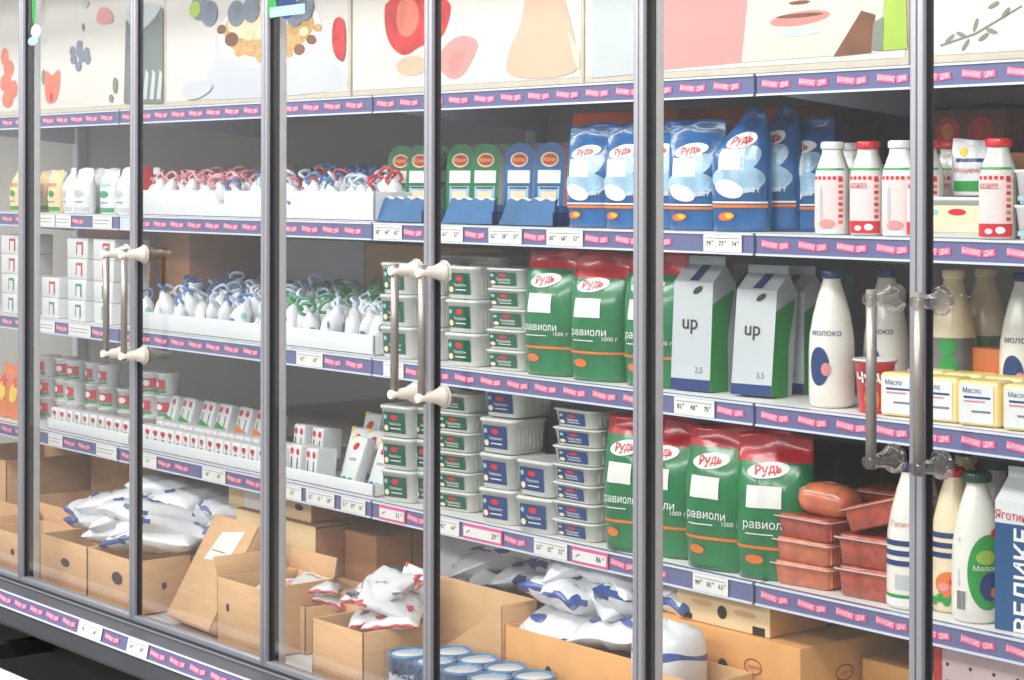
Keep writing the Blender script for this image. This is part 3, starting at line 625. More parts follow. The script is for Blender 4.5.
fill(0.07, 1.20, 0.345, 0.63, C_ + 0.01, lambda u, r: ('blue' if r.random() < 0.55 else 'pale') if u < 0.55 else ('green' if r.random() < 0.65 else 'pale'),
     {c: 'small white pouch with %s loop, lower tray' % n for c, n in (('blue', 'a blue'), ('pale', 'a whitish'), ('green', 'a green'))}, 'looped pouches in the lower tray', seed=4, lift=0.03)

# ---- B shelf, far left: white packs
seq = [(2, wbag_c), (14, wbag_b), (40, wbag_c), (54, wbag_a), (67, wbag_a), (92, wbag_b), (108, wbag_a)]
desc = ['cream pack with an orange band at the left picture edge, second shelf', 'white pack with a green foot just left of the first door frame', 'cream pack with an orange band just right of the first door frame', 'narrow white pack right of the cream pack, second shelf', 'broad white pack in the middle of the far left door, second shelf', 'grey and green footed pack on the second shelf of the far left door', 'white pack at the right end of the far left door, second shelf']
for (p, pr), dsc in zip(seq, desc):
    x = X(p, 0.31) + 0.05; pr.put(x, 0.345, B, dsc, 'yogurt pack', None, (0, 0, RND.uniform(-.2, .2)))
    pr.put(x + 0.01, 0.43, B, dsc.replace('pack', 'pack standing behind the', 1) if False else 'pale yogurt pack in the row behind the far left front packs', 'yogurt pack', 'back row packs on the second shelf', (0, 0, RND.uniform(-.3, .3)))
o = MB().box(X(136, 0.32), X(136, 0.32) + 0.03, 0.32, 0.36, B, B + 0.14, 'red', 0.004).build('juice_box'); tag(o, 'slim red box behind the second door frame, second shelf', 'box')

# ---- B shelf centre: blue display trays and arch-topped packs
def arch_proto(col):
    w_, h, d = 0.078, 0.185, 0.032; m = MB(); out = []
    for i in range(13):
        a = math.pi * i / 12; out.append((w_ / 2 * math.cos(a), h - w_ * 0.42 + w_ * 0.42 * math.sin(a)))
    out += [(-w_ / 2, 0), (w_ / 2, 0)]
    n = len(out); vs = [(x, y, z) for y in (-d / 2, d / 2) for x, z in out]
    m.add(vs, [tuple(range(n)), tuple(reversed(range(n, 2 * n)))] + [(j, n + j, n + (j + 1) % n, (j + 1) % n) for j in range(n)], [col, 'white'] + ['white'] * n)
    S = flat(0, -d / 2, 0); m.ell(S, 0, h * 0.79, 0.024, 0.017, 'cream', 0.001); m.ell(S, 0, h * 0.79, 0.02, 0.013, 'red', 0.0016); m.text(S, 'Комо', 0.013, 0, h * 0.79, 'yellow', 0.0022, 0, 0.02)
    m.rect(S, -0.03, 0.03, h * 0.50, h * 0.66, 'paper', off=0.001); m.rect(S, -0.028, 0.028, h * 0.16, h * 0.46, 'light_blue', off=0.001); m.rect(S, -0.02, 0.02, h * 0.2, h * 0.40, 'cream', off=0.0016); m.rect(S, -0.024, 0.024, h * 0.43, h * 0.45, 'ink', off=0.0016)
    return Proto('cheese_slice_pack', [(None, m)])
archG = arch_proto('green_film'); archB = arch_proto('blue_film')
apos = [(388, archG, 'green arched pack behind the first blue tray, left one'), (407, archG, 'green arched pack right of the other green one, beside the door frame'), (447, archG, 'green arched pack right of the centre left door frame'), (472, archG, 'darker green arched pack left of the blue arched packs'), (505, archB, 'blue arched pack behind the middle blue tray'), (535, archB, 'blue arched pack next to the large blue bags')]
for p, pr, dsc in apos:
    x = X(p, 0.42) + 0.039; pr.put(x, 0.435, B + 0.0, dsc, 'cheese pack', None, (R(-4), 0, R(18)))
    pr.put(x - 0.015, 0.50, B + 0.002, 'arched cheese pack in the second row behind its neighbour of the same colour', 'cheese pack', 'second row arched packs', (R(-4), 0, R(10)))
dm('tray_front', (28, 92, 142), 0.55, 0, 0.2, 14)
def blue_tray(p, dsc, w_=0.185):
    x0 = X(p, 0.31) ; m = MB(); n_ = 24; h = 0.06
    # tapered tray: front panel leaning outwards with a scalloped rim, two sides, bottom; packs of blue film lie inside
    def rim(i): return h + 0.0025 * math.sin(i / n_ * math.pi * 8)
    fr = [(x0 + w_ * i / n_ * 1.0, 0.312 - 0.010, B) for i in range(n_ + 1)]
    vs = []
    for i in range(n_ + 1):
        u = i / n_; vs += [(x0 + w_ * u, 0.314, B + 0.002), (x0 + 0.012 + (w_ - 0.024) * u, 0.333, B + rim(i) - 0.003), (x0 + 0.012 + (w_ - 0.024) * u, 0.341, B + rim(i)), (x0 + w_ * u, 0.317, B + 0.002)]
    fs = []
    for i in range(n_):
        a = 4 * i; c = a + 4
        fs += [(a, c, c + 1, a + 1), (a + 1, c + 1, c + 2, a + 2), (a + 2, c + 2, c + 3, a + 3)]
    m.add(vs, fs, ['tray_front', 'white', 'tray_front'] * n_)
    m.box(x0, x0 + 0.003, 0.316, 0.40, B, B + 0.03, 'tray_blue').box(x0 + w_ - 0.003, x0 + w_, 0.316, 0.40, B, B + 0.03, 'tray_blue').box(x0, x0 + w_, 0.316, 0.40, B, B + 0.002, 'tray_blue')
    t = m.build('scalloped_tray'); tag(t, dsc, 'tray')
    for q in range(2):
        f = MB().loft([rr(w_ - 0.03, 0.045, 0.012, z) for z in (0, 0.004, 0.016, 0.02)], 'blue_film').ell(topp(0, 0, 0.02), 0, 0, 0.05, 0.014, 'can_blue')
        fo = f.build('fish_pack'); fo.location = (x0 + w_ / 2, 0.368, B + 0.003 + 0.0215 * q); tag(fo, 'flat blue pack, %s of two in the tray %s' % ('upper' if q else 'lower', dsc.split('tray ')[1]), 'pack')
blue_tray(374, 'clear blue scalloped tray left of the centre left door frame')
blue_tray(440, 'clear blue scalloped tray right of the centre left door frame')
blue_tray(497, 'clear blue scalloped tray next to the first large blue bag')
# ---- B shelf: large blue bags
for p, y, pr, dsc, rz in ((562, .35, bluebag, 'glossy blue frozen food bag, first one right of the blue trays', 12), (599, .35, bluebag, 'glossy blue frozen food bag just left of the centre right door frame', 10), (634, .36, bluebag, 'blue frozen food bag half hidden by the centre right door frame', 8), (664, .355, bluebag, 'blue frozen food bag just right of the centre right door frame', 18), (708, .36, bluebag_p, 'blue frozen food bag with a tall pinched peak', 30)):
    pr.put(X(p, y - .035) + 0.06, y, B, dsc, 'bag of frozen food', None, (0, 0, R(rz)), 0.93)
for p, y, pr, dsc in ((742, .44, bluebag_p, 'blue bag standing behind the pinched peak bag'), (772, .48, bluebag, 'dim blue bag furthest right in the back row')):
    pr.put(X(p, y - .03) + 0.06, y, B, dsc, 'bag of frozen food', None, (0, 0, R(15)), 0.95)
def carton(name, x0, x1, y0, y1, z0, z1, mt, label, deco=None, cat='box', rz=0, bev=0.003, sidemat=None, flaps=None):
    cx, cy = (x0 + x1) / 2, (y0 + y1) / 2; m = MB()
    m.box(x0 - cx, x1 - cx, y0 - cy, y1 - cy, 0, z1 - z0, mt, bev)
    if deco: deco(m, flat(x0 - cx, y0 - cy, 0), side(x1 - cx, y0 - cy, 0), x1 - x0, y1 - y0, z1 - z0)
    o = m.build(name); o.location = (cx, cy, z0); o.rotation_euler = (0, 0, R(rz)); tag(o, label, cat); return o
carton('food_carton', X(572, .5), X(678, .5), .5, .62, B, B + .252, 'orange_box', 'orange carton behind the blue bags, left one')
carton('food_carton', X(682, .56), X(794, .56), .56, .68, B, B + .252, 'orange_box', 'orange carton behind the blue bags, right one with red stripe', lambda m, S, Q, w_, d, h: m.rect(S, 0.0, w_ * 0.5, h * 0.82, h * 0.9, 'red'))
bagp = bag_proto('snack_bag', 0.13, 0.2, 0.06, 'purple', None, lambda m, S, w_, h: m.ell(S, 0, h * .55, .03, .03, 'red'), 9); bagg = bag_proto('frozen_vegetable_bag', 0.17, 0.22, 0.07, 'dark_green', None, lambda m, S, w_, h: m.ell(S, 0, h * .45, .04, .03, 'brown'), 10)
bagp.put(X(795, .6) + .05, .62, B + .02, 'dim purple bag behind the leftmost white capped bottle', 'bag', None, (R(-6), 0, 0))
for i, (p, dsc) in enumerate(((838, 'dark green bag behind the red capped bottles, left one'), (885, 'dark green bag behind the red capped bottles, right one'), (960, 'dark green bag behind the stacked cartons at the right'))): bagg.put(X(p, .7) + .05, .72, B + .025, dsc, 'bag', None, (R(-5), 0, 0), 1.02)
carton('food_carton', X(852, .52), X(905, .52), .52, .62, B, B + .13, 'brown', 'brown carton with white top behind the kefir bottles', lambda m, S, Q, w_, d, h: m.rect(S, 0, w_, h * .7, h, 'p_grey'))
carton('food_carton', X(930, .5), X(1030, .5), .5, .64, B, B + .15, 'card_dark', 'brown carton with a white label behind the red capped bottle', lambda m, S, Q, w_, d, h: (m.rect(S, .02, w_ * .6, h * .75, h * .95, 'p_grey'), m.ell(S, w_ * .75, h * .82, .02, .01, 'orange')))
carton('photo_carton', X(930, .54), X(1004, .54), .54, .62, B + .152, B + .232, 'brown', 'small carton printed with red fruit on top of the brown carton', lambda m, S, Q, w_, d, h: (m.ell(S, w_ * .25, h * .5, .03, .026, 'p_straw'), m.ell(S, w_ * .25, h * .5, .015, .015, 'orange', .0016), m.ell(S, w_ * .7, h * .5, .03, .025, 'p_straw')))
# ---- B shelf: kefir bottles
for p, y, pr, dsc in ((812, .335, kefirW, 'white capped kefir bottle, leftmost bottle of the second shelf'), (847, .345, kefirR, 'red capped kefir bottle second in the row of bottles'), (879, .335, kefirW, 'white capped kefir bottle right of the red capped one, second shelf'), (904, .335, kefirR, 'red capped kefir bottle half behind the right door frame'),
                      (976, .335, kefirR, 'red capped kefir bottle standing alone right of the spread tub'), (830, .43, kefirW, 'kefir bottle behind the first two bottles'), (930, .44, kefirR, 'red capped kefir bottle behind the spread tub')):
    pr.put(X(p, y - .03) + 0.024, y, B, dsc, 'bottle', None, (0, 0, R(22)), 1.0)
creamtub.put(X(926, .33) + .075, .37, B, 'broad cream coloured spread tub beside the red capped bottle', 'tub', None, (0, 0, R(10)))
wbag_d.put(X(958, .40) + .03, .40, B + .0725, 'small printed cheese pouch standing on the cream spread tub', 'pouch', None, (0, 0, R(25)))
for q in range(2): smalltub.put(X(1008, .32) + .045, .37, B + q * .0595, 'white dessert tub at the right picture edge, %s of its stack' % ('upper' if q else 'lower'), 'tub', None, (0, 0, R(12)), 1.0)
cup = Proto('yogurt_cup', [('cup', MB().lathe([(0.026, 0), (0.027, 0.002), (0.034, 0.055), (0.036, 0.056), (0.036, 0.06)], 'plastic_white', 18).ell(cyl(0.032), 0, 0.03, 0.016, 0.016, 'red', 0.002)), ('lid', MB().lathe([(0.037, 0.0602), (0.037, 0.062), (0.034, 0.0625)], 'plastic_white', 18))])
cup.put(X(1010, .33) + .04, .375, B + .1185, 'white cup with a red dot on the stacked dessert tubs', 'cup', None, (0, 0, R(30)), 0.75)

# ================================================================ C SHELF
def markbox(col):
    m = MB().box(-.06, .06, -.06, .06, 0, .062, 'plastic_white', .003); S = flat(0, -.06, 0)
    m.rect(S, -.005, .035, .012, .05, col, off=.001); m.rect(S, .003, .028, .008, .042, 'plastic_white', off=.0016); return Proto('butter_box', [(None, m)])
mbs = {'red': markbox('red'), 'green': markbox('green'), 'grey': markbox('grey_ink')}
lv = ['bottom', 'second', 'third', 'top']
for col_i, p in enumerate((0, 40, 66, 92)):
    for q in range(4):
        if col_i == 1 and q > 1: continue
        c = ('grey', 'green', 'red', 'red')[q] if col_i != 1 else ('grey', 'red')[q]
        mbs[c].put(X(p, .31) + .06, .375, C_ + q * .0625, 'flat white box, %s mark, %s in stack %s' % (c, lv[q], ('at left picture edge', 'right of first door frame', 'in middle of far left door', 'beside left door handles')[col_i]), 'box', None, (0, 0, R(-3 + 2 * q)))
carton('storage_carton', -.62, .02, .5, .76, C_, C_ + .27, 'card_dark', 'brown carton at the back behind the flat white boxes')
carton('storage_carton', .10, .62, .70, .78, C_, C_ + .255, 'case_white', 'large pale carton behind the blue looped pouches', lambda m, S, Q, w_, d, h: m.rect(S, .02, .06, h * .5, h * .9, 'card_dark'))
carton('storage_carton', .64, .96, .69, .78, C_, C_ + .25, 'card', 'brown carton behind the looped pouches, left of the other brown one')
carton('storage_carton', .965, 1.24, .69, .78, C_, C_ + .25, 'card_dark', 'darker brown carton behind the green looped pouches', lambda m, S, Q, w_, d, h: m.ell(S, .05, h * .7, .05, .018, 'paper'))
def stack(pr, p, y, z, n_, hgt, dsc, w_, seed=0, rz=8, d=0.11):
    rg = random.Random(seed)
    nm = {1: ['only'], 2: ['bottom', 'top'], 3: ['bottom', 'middle', 'top'], 4: ['bottom', 'second', 'third', 'top'], 5: ['bottom', 'second', 'middle', 'fourth', 'top'], 6: ['bottom', 'second', 'third', 'fourth', 'fifth', 'top'], 7: ['bottom', 'second', 'third', 'fourth', 'fifth', 'sixth', 'top']}[n_]
    for q in range(n_):
        pr.put(X(p, y) + w_ / 2 + rg.uniform(-.003, .003), y + d / 2 + rg.uniform(-.003, .003), z + q * hgt, dsc % nm[q], 'tub', None, (0, 0, R(rz + rg.uniform(-4, 4))))
stack(tubG, 378, .31, C_, 3, .076, 'green labelled tub, %s in the stack right of the looped pouches, third shelf', .11, 1)
stack(tubG, 408, .35, C_, 3, .076, 'green labelled tub, %s in the stack behind the centre door handles, third shelf', .11, 2)
stack(tubG, 443, .31, C_, 3, .076, 'green labelled tub, %s in the stack right of the centre left door frame, third shelf', .11, 3)
stack(flatG, 487, .33, C_, 5, .0455, 'flat green labelled tub, %s in the stack beside the green bags, third shelf', .12, 4)
whitebig.put(X(445, .5) + .11, .56, C_ + .18, 'large plain white lidded tub on a back carton above the green tubs', 'tub', None, (0, 0, R(5)), 1.05)
carton('storage_carton', X(445, .5) - .02, X(445, .5) + .24, .50, .66, C_, C_ + .178, 'card_dark', 'brown carton under the large plain white tub', None)
for p, y, pr, dsc, rz in ((519, .355, greenbag, 'green bag with red top right of the flat green tubs, third shelf', 10), (565, .355, greenbag2, 'green bag with red top in the middle of three, third shelf', 14), (618, .36, greenbag, 'green bag with red top behind the door frame, third shelf', 10)):
    pr.put(X(p, y - .04) + .076, y, C_, dsc, 'bag of frozen food', None, (0, 0, R(rz)), (1, 1, .99))
    greenbag2.put(X(p, y - .04) + .09, y + .12, C_, 'green bag in the back row, behind the ' + ('first', 'middle', 'last')[(519, 565, 618).index(p)] + ' front one, third shelf', 'bag of frozen food', None, (0, 0, R(rz)), (1, 1, .99))
upc.put(X(672, .33) + .04, .375, C_, 'white and green milk carton nearest the centre right door frame, third shelf', 'carton', None, (R(-3), 0, R(8)), 1.03)
upc.put(X(727, .33) + .04, .385, C_, 'white and green milk carton second from the door frame, third shelf', 'carton', None, (R(-6), 0, R(10)), .98)
for p, dsc in ((720, 'carton behind the gap between the two milk cartons'), (768, 'carton behind the second milk carton')): upc.put(X(p, .46) + .04, .50, C_, dsc, 'carton', None, (0, 0, R(6)), .96)
bagg.put(X(780, .5) + .05, .56, C_, 'dark green bag behind the milk cartons, third shelf', 'bag', None, (0, 0, 0), 1.1)
milk4.put(X(803, .31) + .027, .36, C_, 'milk bottle with a dark cap left of the red cup, third shelf', 'bottle', None, (0, 0, R(25)), 1.03)
milk4.put(X(852, .42) + .042, .47, C_, 'milk bottle behind the red cup, third shelf', 'bottle', None, (0, 0, R(15)), 1.03)
m = MB().lathe([(0.029, 0), (0.030, 0.002), (0.038, 0.092), (0.041, 0.093), (0.041, 0.098)], 'red', 24)
rc = lambda z: 0.030 + 0.008 * z / 0.092
m.text(cyl(rc), 'Чудо', 0.026, 0, 0.068, 'white', 0.002, 0.1, 0.03); m.ell(cyl(rc), 0, 0.028, 0.014, 0.022, 'orange', 0.0015); m.ell(cyl(rc), 0.002, 0.03, 0.006, 0.014, 'white', 0.0022)
o = Proto('yogurt_cup', [('cup', m), ('lid', MB().lathe([(0.0425, 0.098), (0.0425, 0.1), (0.04, 0.1015), (0.0, 0.1015)][:3], 'plastic_white', 24))]).put(X(848, .31) + .030, .35, C_, 'red sour cream cup left of the right door handle, third shelf', 'cup', None, (0, 0, R(30)), .96)
def cheese_deco(m):
    S = flat(0, -.03, 0); m.rect(S, -.040, .036, .006, .078, 'plastic_white', off=.0012); m.rect(S, -.03, .03, .052, .056, 'label_blue', off=.0018); m.rect(S, -.03, .018, .045, .048, 'p_lip', off=.0018); m.text(S, 'Масло', .013, -.012, .066, 'navy', .002); m.rect(S, -.012, .03, .026, .030, 'grey_ink', off=.0018); m.rect(side(.0475, -.03, 0), 0, .06, 0, .084, 'cheese_edge', off=.0008) if False else None
m = MB().box(-.0475, .0475, -.03, .03, 0, .085, 'cheese', .009, 3); cheese_deco(m); chz = Proto('cheese_block', [(None, m)])
for i, (p, y, dsc) in enumerate(((880, .33, 'wrapped cheese block left of the right door frame, third shelf'), (917, .325, 'wrapped cheese block just right of the door frame'), (957, .325, 'wrapped cheese block second right of the door frame'), (1002, .325, 'wrapped cheese block at the right picture edge, third shelf'))):
    chz.put(X(p, y - .01) + .04, y + .02, C_, dsc, 'cheese', None, (0, 0, R(8)), (0.86, 1, .92)); chz.put(X(p, y - .01) + .04, y + .09, C_, 'cheese block in the back row, behind the ' + ('first', 'second', 'third', 'last')[i] + ' wrapped block', 'cheese', None, (0, 0, R(6)), (0.86, 1, .95))
carton('cheese_tray', X(950, .47), X(1012, .47), .47, .53, C_, C_ + .12, 'orange', 'low orange brown carton behind the cheese blocks')
for p, y, pr, dsc in ((922, .47, milk5, 'cream bottle with grey label right of the door frame, third shelf'), (955, .56, milk5, 'cream bottle with two green dots behind the cheese'), (992, .47, milk4, 'milk bottle behind the cheese near the right edge'), (1014, .50, milk5, 'cream bottle at the right picture edge behind the cheese')):
    pr.put(X(p, y - .04) + .04, y, C_, dsc, 'bottle', None, (0, 0, R(25)), 1.05)

# ================================================================ D SHELF
for i, p in enumerate((-6, 6)):
    bagx = bag_proto('snack_bag', 0.10, 0.17, 0.06, 'orange', None, lambda m, S, w_, h: (m.ell(S, 0, h * .5, .03, .03, 'yellow'), m.ell(S, .01, h * .7, .02, .02, 'red')), 20 + i)
    bagx.put(X(p, .33) + .05, .36, D_, ('orange snack bag at the left picture edge', 'orange snack bag just left of the first door frame')[i], 'bag')
cupr = Proto('yogurt_cup', [('cup', MB().lathe([(0.027, 0), (0.028, 0.002), (0.035, 0.058), (0.037, 0.059), (0.037, 0.063)], 'plastic_white', 16).rect(cyl(0.0325), -.03, .03, .018, .046, 'red', 8, 1, .0018).ell(cyl(.0325), 0, .032, .012, .009, 'white', .003).rect(cyl(0.0295), -.03, .03, .006, .014, 'green', 8, 1, .0018)), ('lid', MB().lathe([(0.038, 0.063), (0.038, 0.065), (0.035, 0.0655)], 'plastic_white', 16))])
for ci, p in enumerate((40, 54, 68, 84, 100, 116, 143, 155)):
    for q in range(3 if ci != 5 else 2):
        cupr.put(X(p, .44) + .03, .46 + .01 * (ci % 2), D_ + q * .066, 'red banded white cup, %s, %s in the far left door' % (('bottom', 'middle', 'top')[q], ('first column', 'second column', 'third column', 'fourth column', 'fifth column', 'last column', 'column just right of the second door frame', 'column near the green packs')[ci]) if ci < 6 else 'red banded white cup, %s of the column %s' % (('bottom', 'middle', 'top')[q], 'just right of the second door frame' if ci == 6 else 'nearest the green and white packs'), 'cup', None, (0, 0, RND.uniform(-.4, .4)))
tray(-.50, .02, .305, .40, D_, .035, 'low white tray on the lowest shelf, left of the second door frame'); tray(.04, 1.225, .305, .68, D_, .032, 'long low white tray of small cartons on the lowest shelf')
m = MB().box(-.019, .019, -.02, .02, 0, .062, 'plastic_white', .003); S = flat(0, -.02, 0); m.ell(S, -.005, .047, .006, .006, 'red', .001, 8); m.ell(S, .005, .047, .006, .006, 'red', .0012, 8); m.poly(S, [(-.009, .045), (0, .034), (.009, .045)], 'red', .001); m.rect(S, -.004, .004, .012, .03, 'ink', off=.001)
mini = Proto('mini_carton', [(None, m)])
for r_ in range(2):
    x = .065 + r_ * .02; i = 0
    while x < .80:
        mini.put(x, .335 + r_ * .05, D_ + .005 + r_ * .008, 'tiny white carton with a red heart, %s from left, %s row, long low tray' % (ORD[i], 'front' if r_ == 0 else 'second'), 'carton', 'tiny cartons %s row' % ('front' if r_ == 0 else 'second'), (0, 0, RND.uniform(-.12, .12))); x += .043; i += 1
for i in range(10): mini.put(-.48 + i * .05, .34, D_ + .005, 'tiny white carton with a red heart, %s in the short far left tray' % ORD[i], 'carton', 'tiny cartons in the short tray', (0, 0, RND.uniform(-.12, .12)))
def pack2(col):
    m = MB().box(-.04, .04, -.03, .03, 0, .085, 'plastic_white', .006); S = flat(0, -.03, 0)
    for s_ in (-1, 1): m.ell(S, s_ * .02, .066, .011, .009, 'red', .001, 12); m.rect(S, s_ * .02 - .003, s_ * .02 + .003, .02, .05, 'ink' if col == 'ink' else 'p_leaf', off=.001)
    if col != 'ink': m.poly(S, [(-.038, .004), (.036, .004), (.036, .016), (-.03, .03)], col, .0012)
    return Proto('twin_yogurt_pack', [(None, m)])
pkg, pko, pki = pack2('green'), pack2('orange'), pack2('ink')
for i, (p, pr) in enumerate(((160, pkg), (176, pkg), (196, pkg), (212, pkg), (232, pko), (250, pko))):
    pr.put(X(p, .44) + .04, .47, D_ + .045, 'leaning white pack with red dots, %s from the left in the raised row' % ('first second third fourth fifth sixth'.split()[i]), 'yogurt pack', None, (R(-15), 0, R(-6)))
o = MB().box(.10, .80, .43, .62, D_ + .005, D_ + .04, 'plastic_white', .003).build('riser_board'); tag(o, 'white riser under the leaning packs with red dots', 'riser')
for i, (p, y, z) in enumerate(((286, .36, .005), (302, .355, .005), (290, .44, .04), (308, .44, .04))):
    pki.put(X(p, y - .03) + .04, y, D_ + z, ('white twin pack with two red dots right of the third door frame', 'white twin pack with two red dots beside the tall leaning packs', 'twin pack behind, right of the third door frame', 'twin pack behind, nearest the grey backs')[i], 'yogurt pack', None, (R(-4), 0, R(-4)), (.72, 1, .95))
def leanpack(foot):
    m = MB().box(-.034, .034, -.016, .016, 0, .125, 'plastic_white', .005); S = flat(0, -.016, 0)
    m.rect(S, -.028, .028, .085, .12, 'paper', off=.0008); m.ell(S, .0, .098, .014, .009, 'red', .0014, 14, .4); m.poly(S, [(-.03, .11), (-.01, .124), (-.03, .124)], 'yellow', .0014); m.text(S, 'сирок', .012, 0, .066, 'grey_ink', .0012); m.ell(S, -.014, .012, .012, .009, foot, .0014); m.ell(S, .014, .012, .012, .008, foot, .0014)
    return Proto('curd_pack', [(None, m)])
lg, lb = leanpack('green'), leanpack('can_blue')
lg.put(X(330, .31) + .04, .345, D_ + .006, 'tall leaning curd pack with green feet marks', 'curd pack', None, (R(-20), 0, R(-4))); lb.put(X(357, .31) + .04, .345, D_ + .006, 'tall leaning curd pack with blue feet marks', 'curd pack', None, (R(-20), 0, R(-4)))
for i in range(5): lg.put(X(300, .31) + .05 + i * .055, .48 + .04 * (i % 2), D_ + .01, 'pale curd pack in the row behind the tall leaning packs', 'curd pack', 'curd packs behind', (R(-15), 0, R(-8)), 1.25)
for i in range(4): lb.put(X(345, .4) + .02 + i * .07, .41, D_ + .008, 'pale curd pack half hidden behind the leaning packs', 'curd pack', 'curd packs half hidden', (R(-18), 0, R(0)), 1.05) if i < 2 else None
stack(tubG, 379, .31, D_, 3, .076, 'green labelled tub, %s in the stack right of the leaning curd packs, lowest shelf', .11, 11)
stack(tubG, 409, .345, D_, 3, .076, 'green labelled tub, %s in the stack behind the centre left door frame, lowest shelf', .11, 12)
stack(flatG, 436, .34, D_, 6, .0455, 'flat green labelled tub, %s in the stack left of the blue labelled tubs, lowest shelf', .12, 13)
stack(tubB, 478, .305, D_, 3, .078, 'blue labelled tub, %s in the tallest stack of deep tubs, lowest shelf', .115, 14, 6)
tubB.put(X(480, .32) + .062, .385, D_ + .2345, 'blue labelled tub crowning the tallest stack of deep tubs', 'tub', None, (0, 0, R(6)), (1.05, 1.1, .85))
stack(tubB, 515, .30, D_, 2, .078, 'blue labelled tub, %s in the stack of two, lowest shelf', .115, 15, 6)
stack(flatB, 550, .305, D_, 7, .0395, 'flat blue labelled tub, %s in the seven high stack beside the green bag', .135, 16, 4, .13)
for p, y, pr, dsc, rz, s_ in ((596, .335, greenbag, 'green bag with red top left of the centre right door frame, lowest shelf', 12, 1.0), (634, .36, greenbag2, 'green bag with red top just right of the door frame, lowest shelf', 6, 1.0), (680, .335, greenbag, 'foremost green bag between two others, lowest shelf', 10, 1.0), (733, .35, greenbag2, 'green bag with red top beside the minced meat trays', 28, 1.0)):
    pr.put(X(p, y - .04) + .076, y, D_, dsc, 'bag of frozen food', None, (0, 0, R(rz)), (1.02 if p != 596 else .9, 1, 1.02))
for p, dsc in ((606, 'green bag in the back row near the door frame, lowest shelf'), (668, 'green bag in the back row behind the foremost bag'), (716, 'green bag in the back row behind the bag beside the meat')): greenbag.put(X(p, .42) + .08, .47, D_, dsc, 'bag of frozen food', None, (0, 0, R(4)), (1, 1, 1.05))
# meat trays
def meat_proto(h, mt):
    w_, d = .135, .10; m = MB(); m.loft([rr(w_ * .86, d * .86, .012, 0), rr(w_ * .9, d * .9, .012, .003), rr(w_ * .97, d * .97, .014, h * .8), rr(w_ * .95, d * .95, .014, h * .97), rr(w_ * .8, d * .8, .014, h)], mt)
    l = MB().loft([rr(w_ + .004, d + .004, .014, h * .84), rr(w_ + .012, d + .012, .014, h * .86), rr(w_ + .012, d + .012, .014, h * .885), rr(w_ + .004, d + .004, .014, h * .9)], 'tray_clear', False, False)
    for q in range(8): l.box(w_ * .455, w_ * .49, -d * .38 + q * .0105, -d * .38 + q * .0105 + .003, h * .1, h * .8, mt)
    return Proto('meat_tray', [('meat', m), ('tray_rim', l)])
mt1, mt2 = meat_proto(.044, 'meat'), meat_proto(.044, 'meat_pale'); mt3 = meat_proto(.057, 'meat')
for q in range(3): (mt2, mt2, mt1)[q].put(X(769, .31) + .07 + .004 * q, .365, D_ + q * .0445, 'minced meat tray, %s of three stacked beside the green bag' % ('bottom', 'middle', 'top')[q], 'tray of meat', None, (0, 0, R(6 - 3 * q)))
m = MB().loft([[(x * .9, y * .9, z) for x, y, z in rr(.12 * s_, .09 * s_, .03 * s_, zz)] for s_, zz in ((.7, 0), (.95, .008), (1.05, .024), (1.0, .042), (.7, .054), (.3, .058))], 'meat_pale'); m.ell(topp(0, 0, .0585), -.0, 0, .012, .01, 'p_lip')
Proto('sausage_pack', [(None, m)]).put(X(782, .31) + .065, .37, D_ + .1345, 'rounded sausage pack lying on the stack of three meat trays', 'sausage pack', None, (0, R(5), R(10)))
for q in range(2): mt3.put(X(830, .31) + .072, .37, D_ + q * .0575, 'deep minced meat tray, %s of two left of the striped bottle' % ('bottom', 'top')[q], 'tray of meat', None, (0, 0, R(5)))
m3 = mt1.put(X(836, .31) + .078, .375, D_ + .130, 'meat tray tilted on the deep trays, with a white paper strip', 'tray of meat', None, (R(-8), R(-16), R(12)), 1.05)
MB().box(-.03, .068, -.02, .012, .0455, .0462, 'paper').build('paper_strip', m3)
for p, y, z, dsc in ((790, .50, 0, 'meat tray behind the stack of three, lower'), (795, .5, .045, 'meat tray behind the stack of three, upper'), (845, .5, 0, 'meat tray behind the two deep trays, lower'), (850, .5, .045, 'meat tray behind the two deep trays, middle'), (848, .5, .09, 'meat tray behind the two deep trays, third up'), (852, .49, .135, 'meat tray behind the two deep trays, topmost')):
    mt1.put(X(p, y - .05) + .07, y, D_ + z, dsc, 'tray of meat', None, (0, 0, R(5)))
for p, dsc in ((775, 'dark green bag at the back behind the sausage pack'), (822, 'dark green bag at the back behind the tilted meat tray'), (868, 'dark green bag at the back behind the striped bottle')): bagg.put(X(p, .66) + .08, .7, D_, dsc, 'bag', None, (0, 0, 0), (1, 1, 1.1))
carton('storage_carton', X(905, .6), X(1030, .6), .6, .76, D_, D_ + .2, 'brown', 'brown carton at the back behind the milk bottles, lowest shelf')
milk1.put(X(884, .31) + .034, .345, D_, 'white milk bottle with navy stripes left of the right door frame', 'bottle', None, (0, 0, R(28)), 1.04)
milk2.put(X(924, .335) + .028, .385, D_, 'cream coloured bottle with red cap right of the door frame', 'bottle', None, (0, 0, R(30)), 1.02)
milk3.put(X(949, .31) + .030, .35, D_, 'white milk bottle with green cap and green oval label', 'bottle', None, (0, 0, R(30)), 1.04)
velc.put(X(996, .32) + .05, .365, D_, 'blue and white milk carton at the right picture edge', 'carton', None, (0, 0, R(6)), 1.04)
for p, y, pr, dsc in ((935, .5, milk5, 'cream bottle in the second row behind the red capped bottle'), (965, .5, milk3, 'green capped bottle in the second row behind the green label bottle'), (1000, .5, milk1, 'milk bottle in the second row behind the blue carton'), (890, .46, milk1, 'milk bottle in the second row behind the striped bottle')):
    pr.put(X(p, y - .04) + .04, y, D_, dsc, 'bottle', None, (0, 0, R(20)), 1.04)

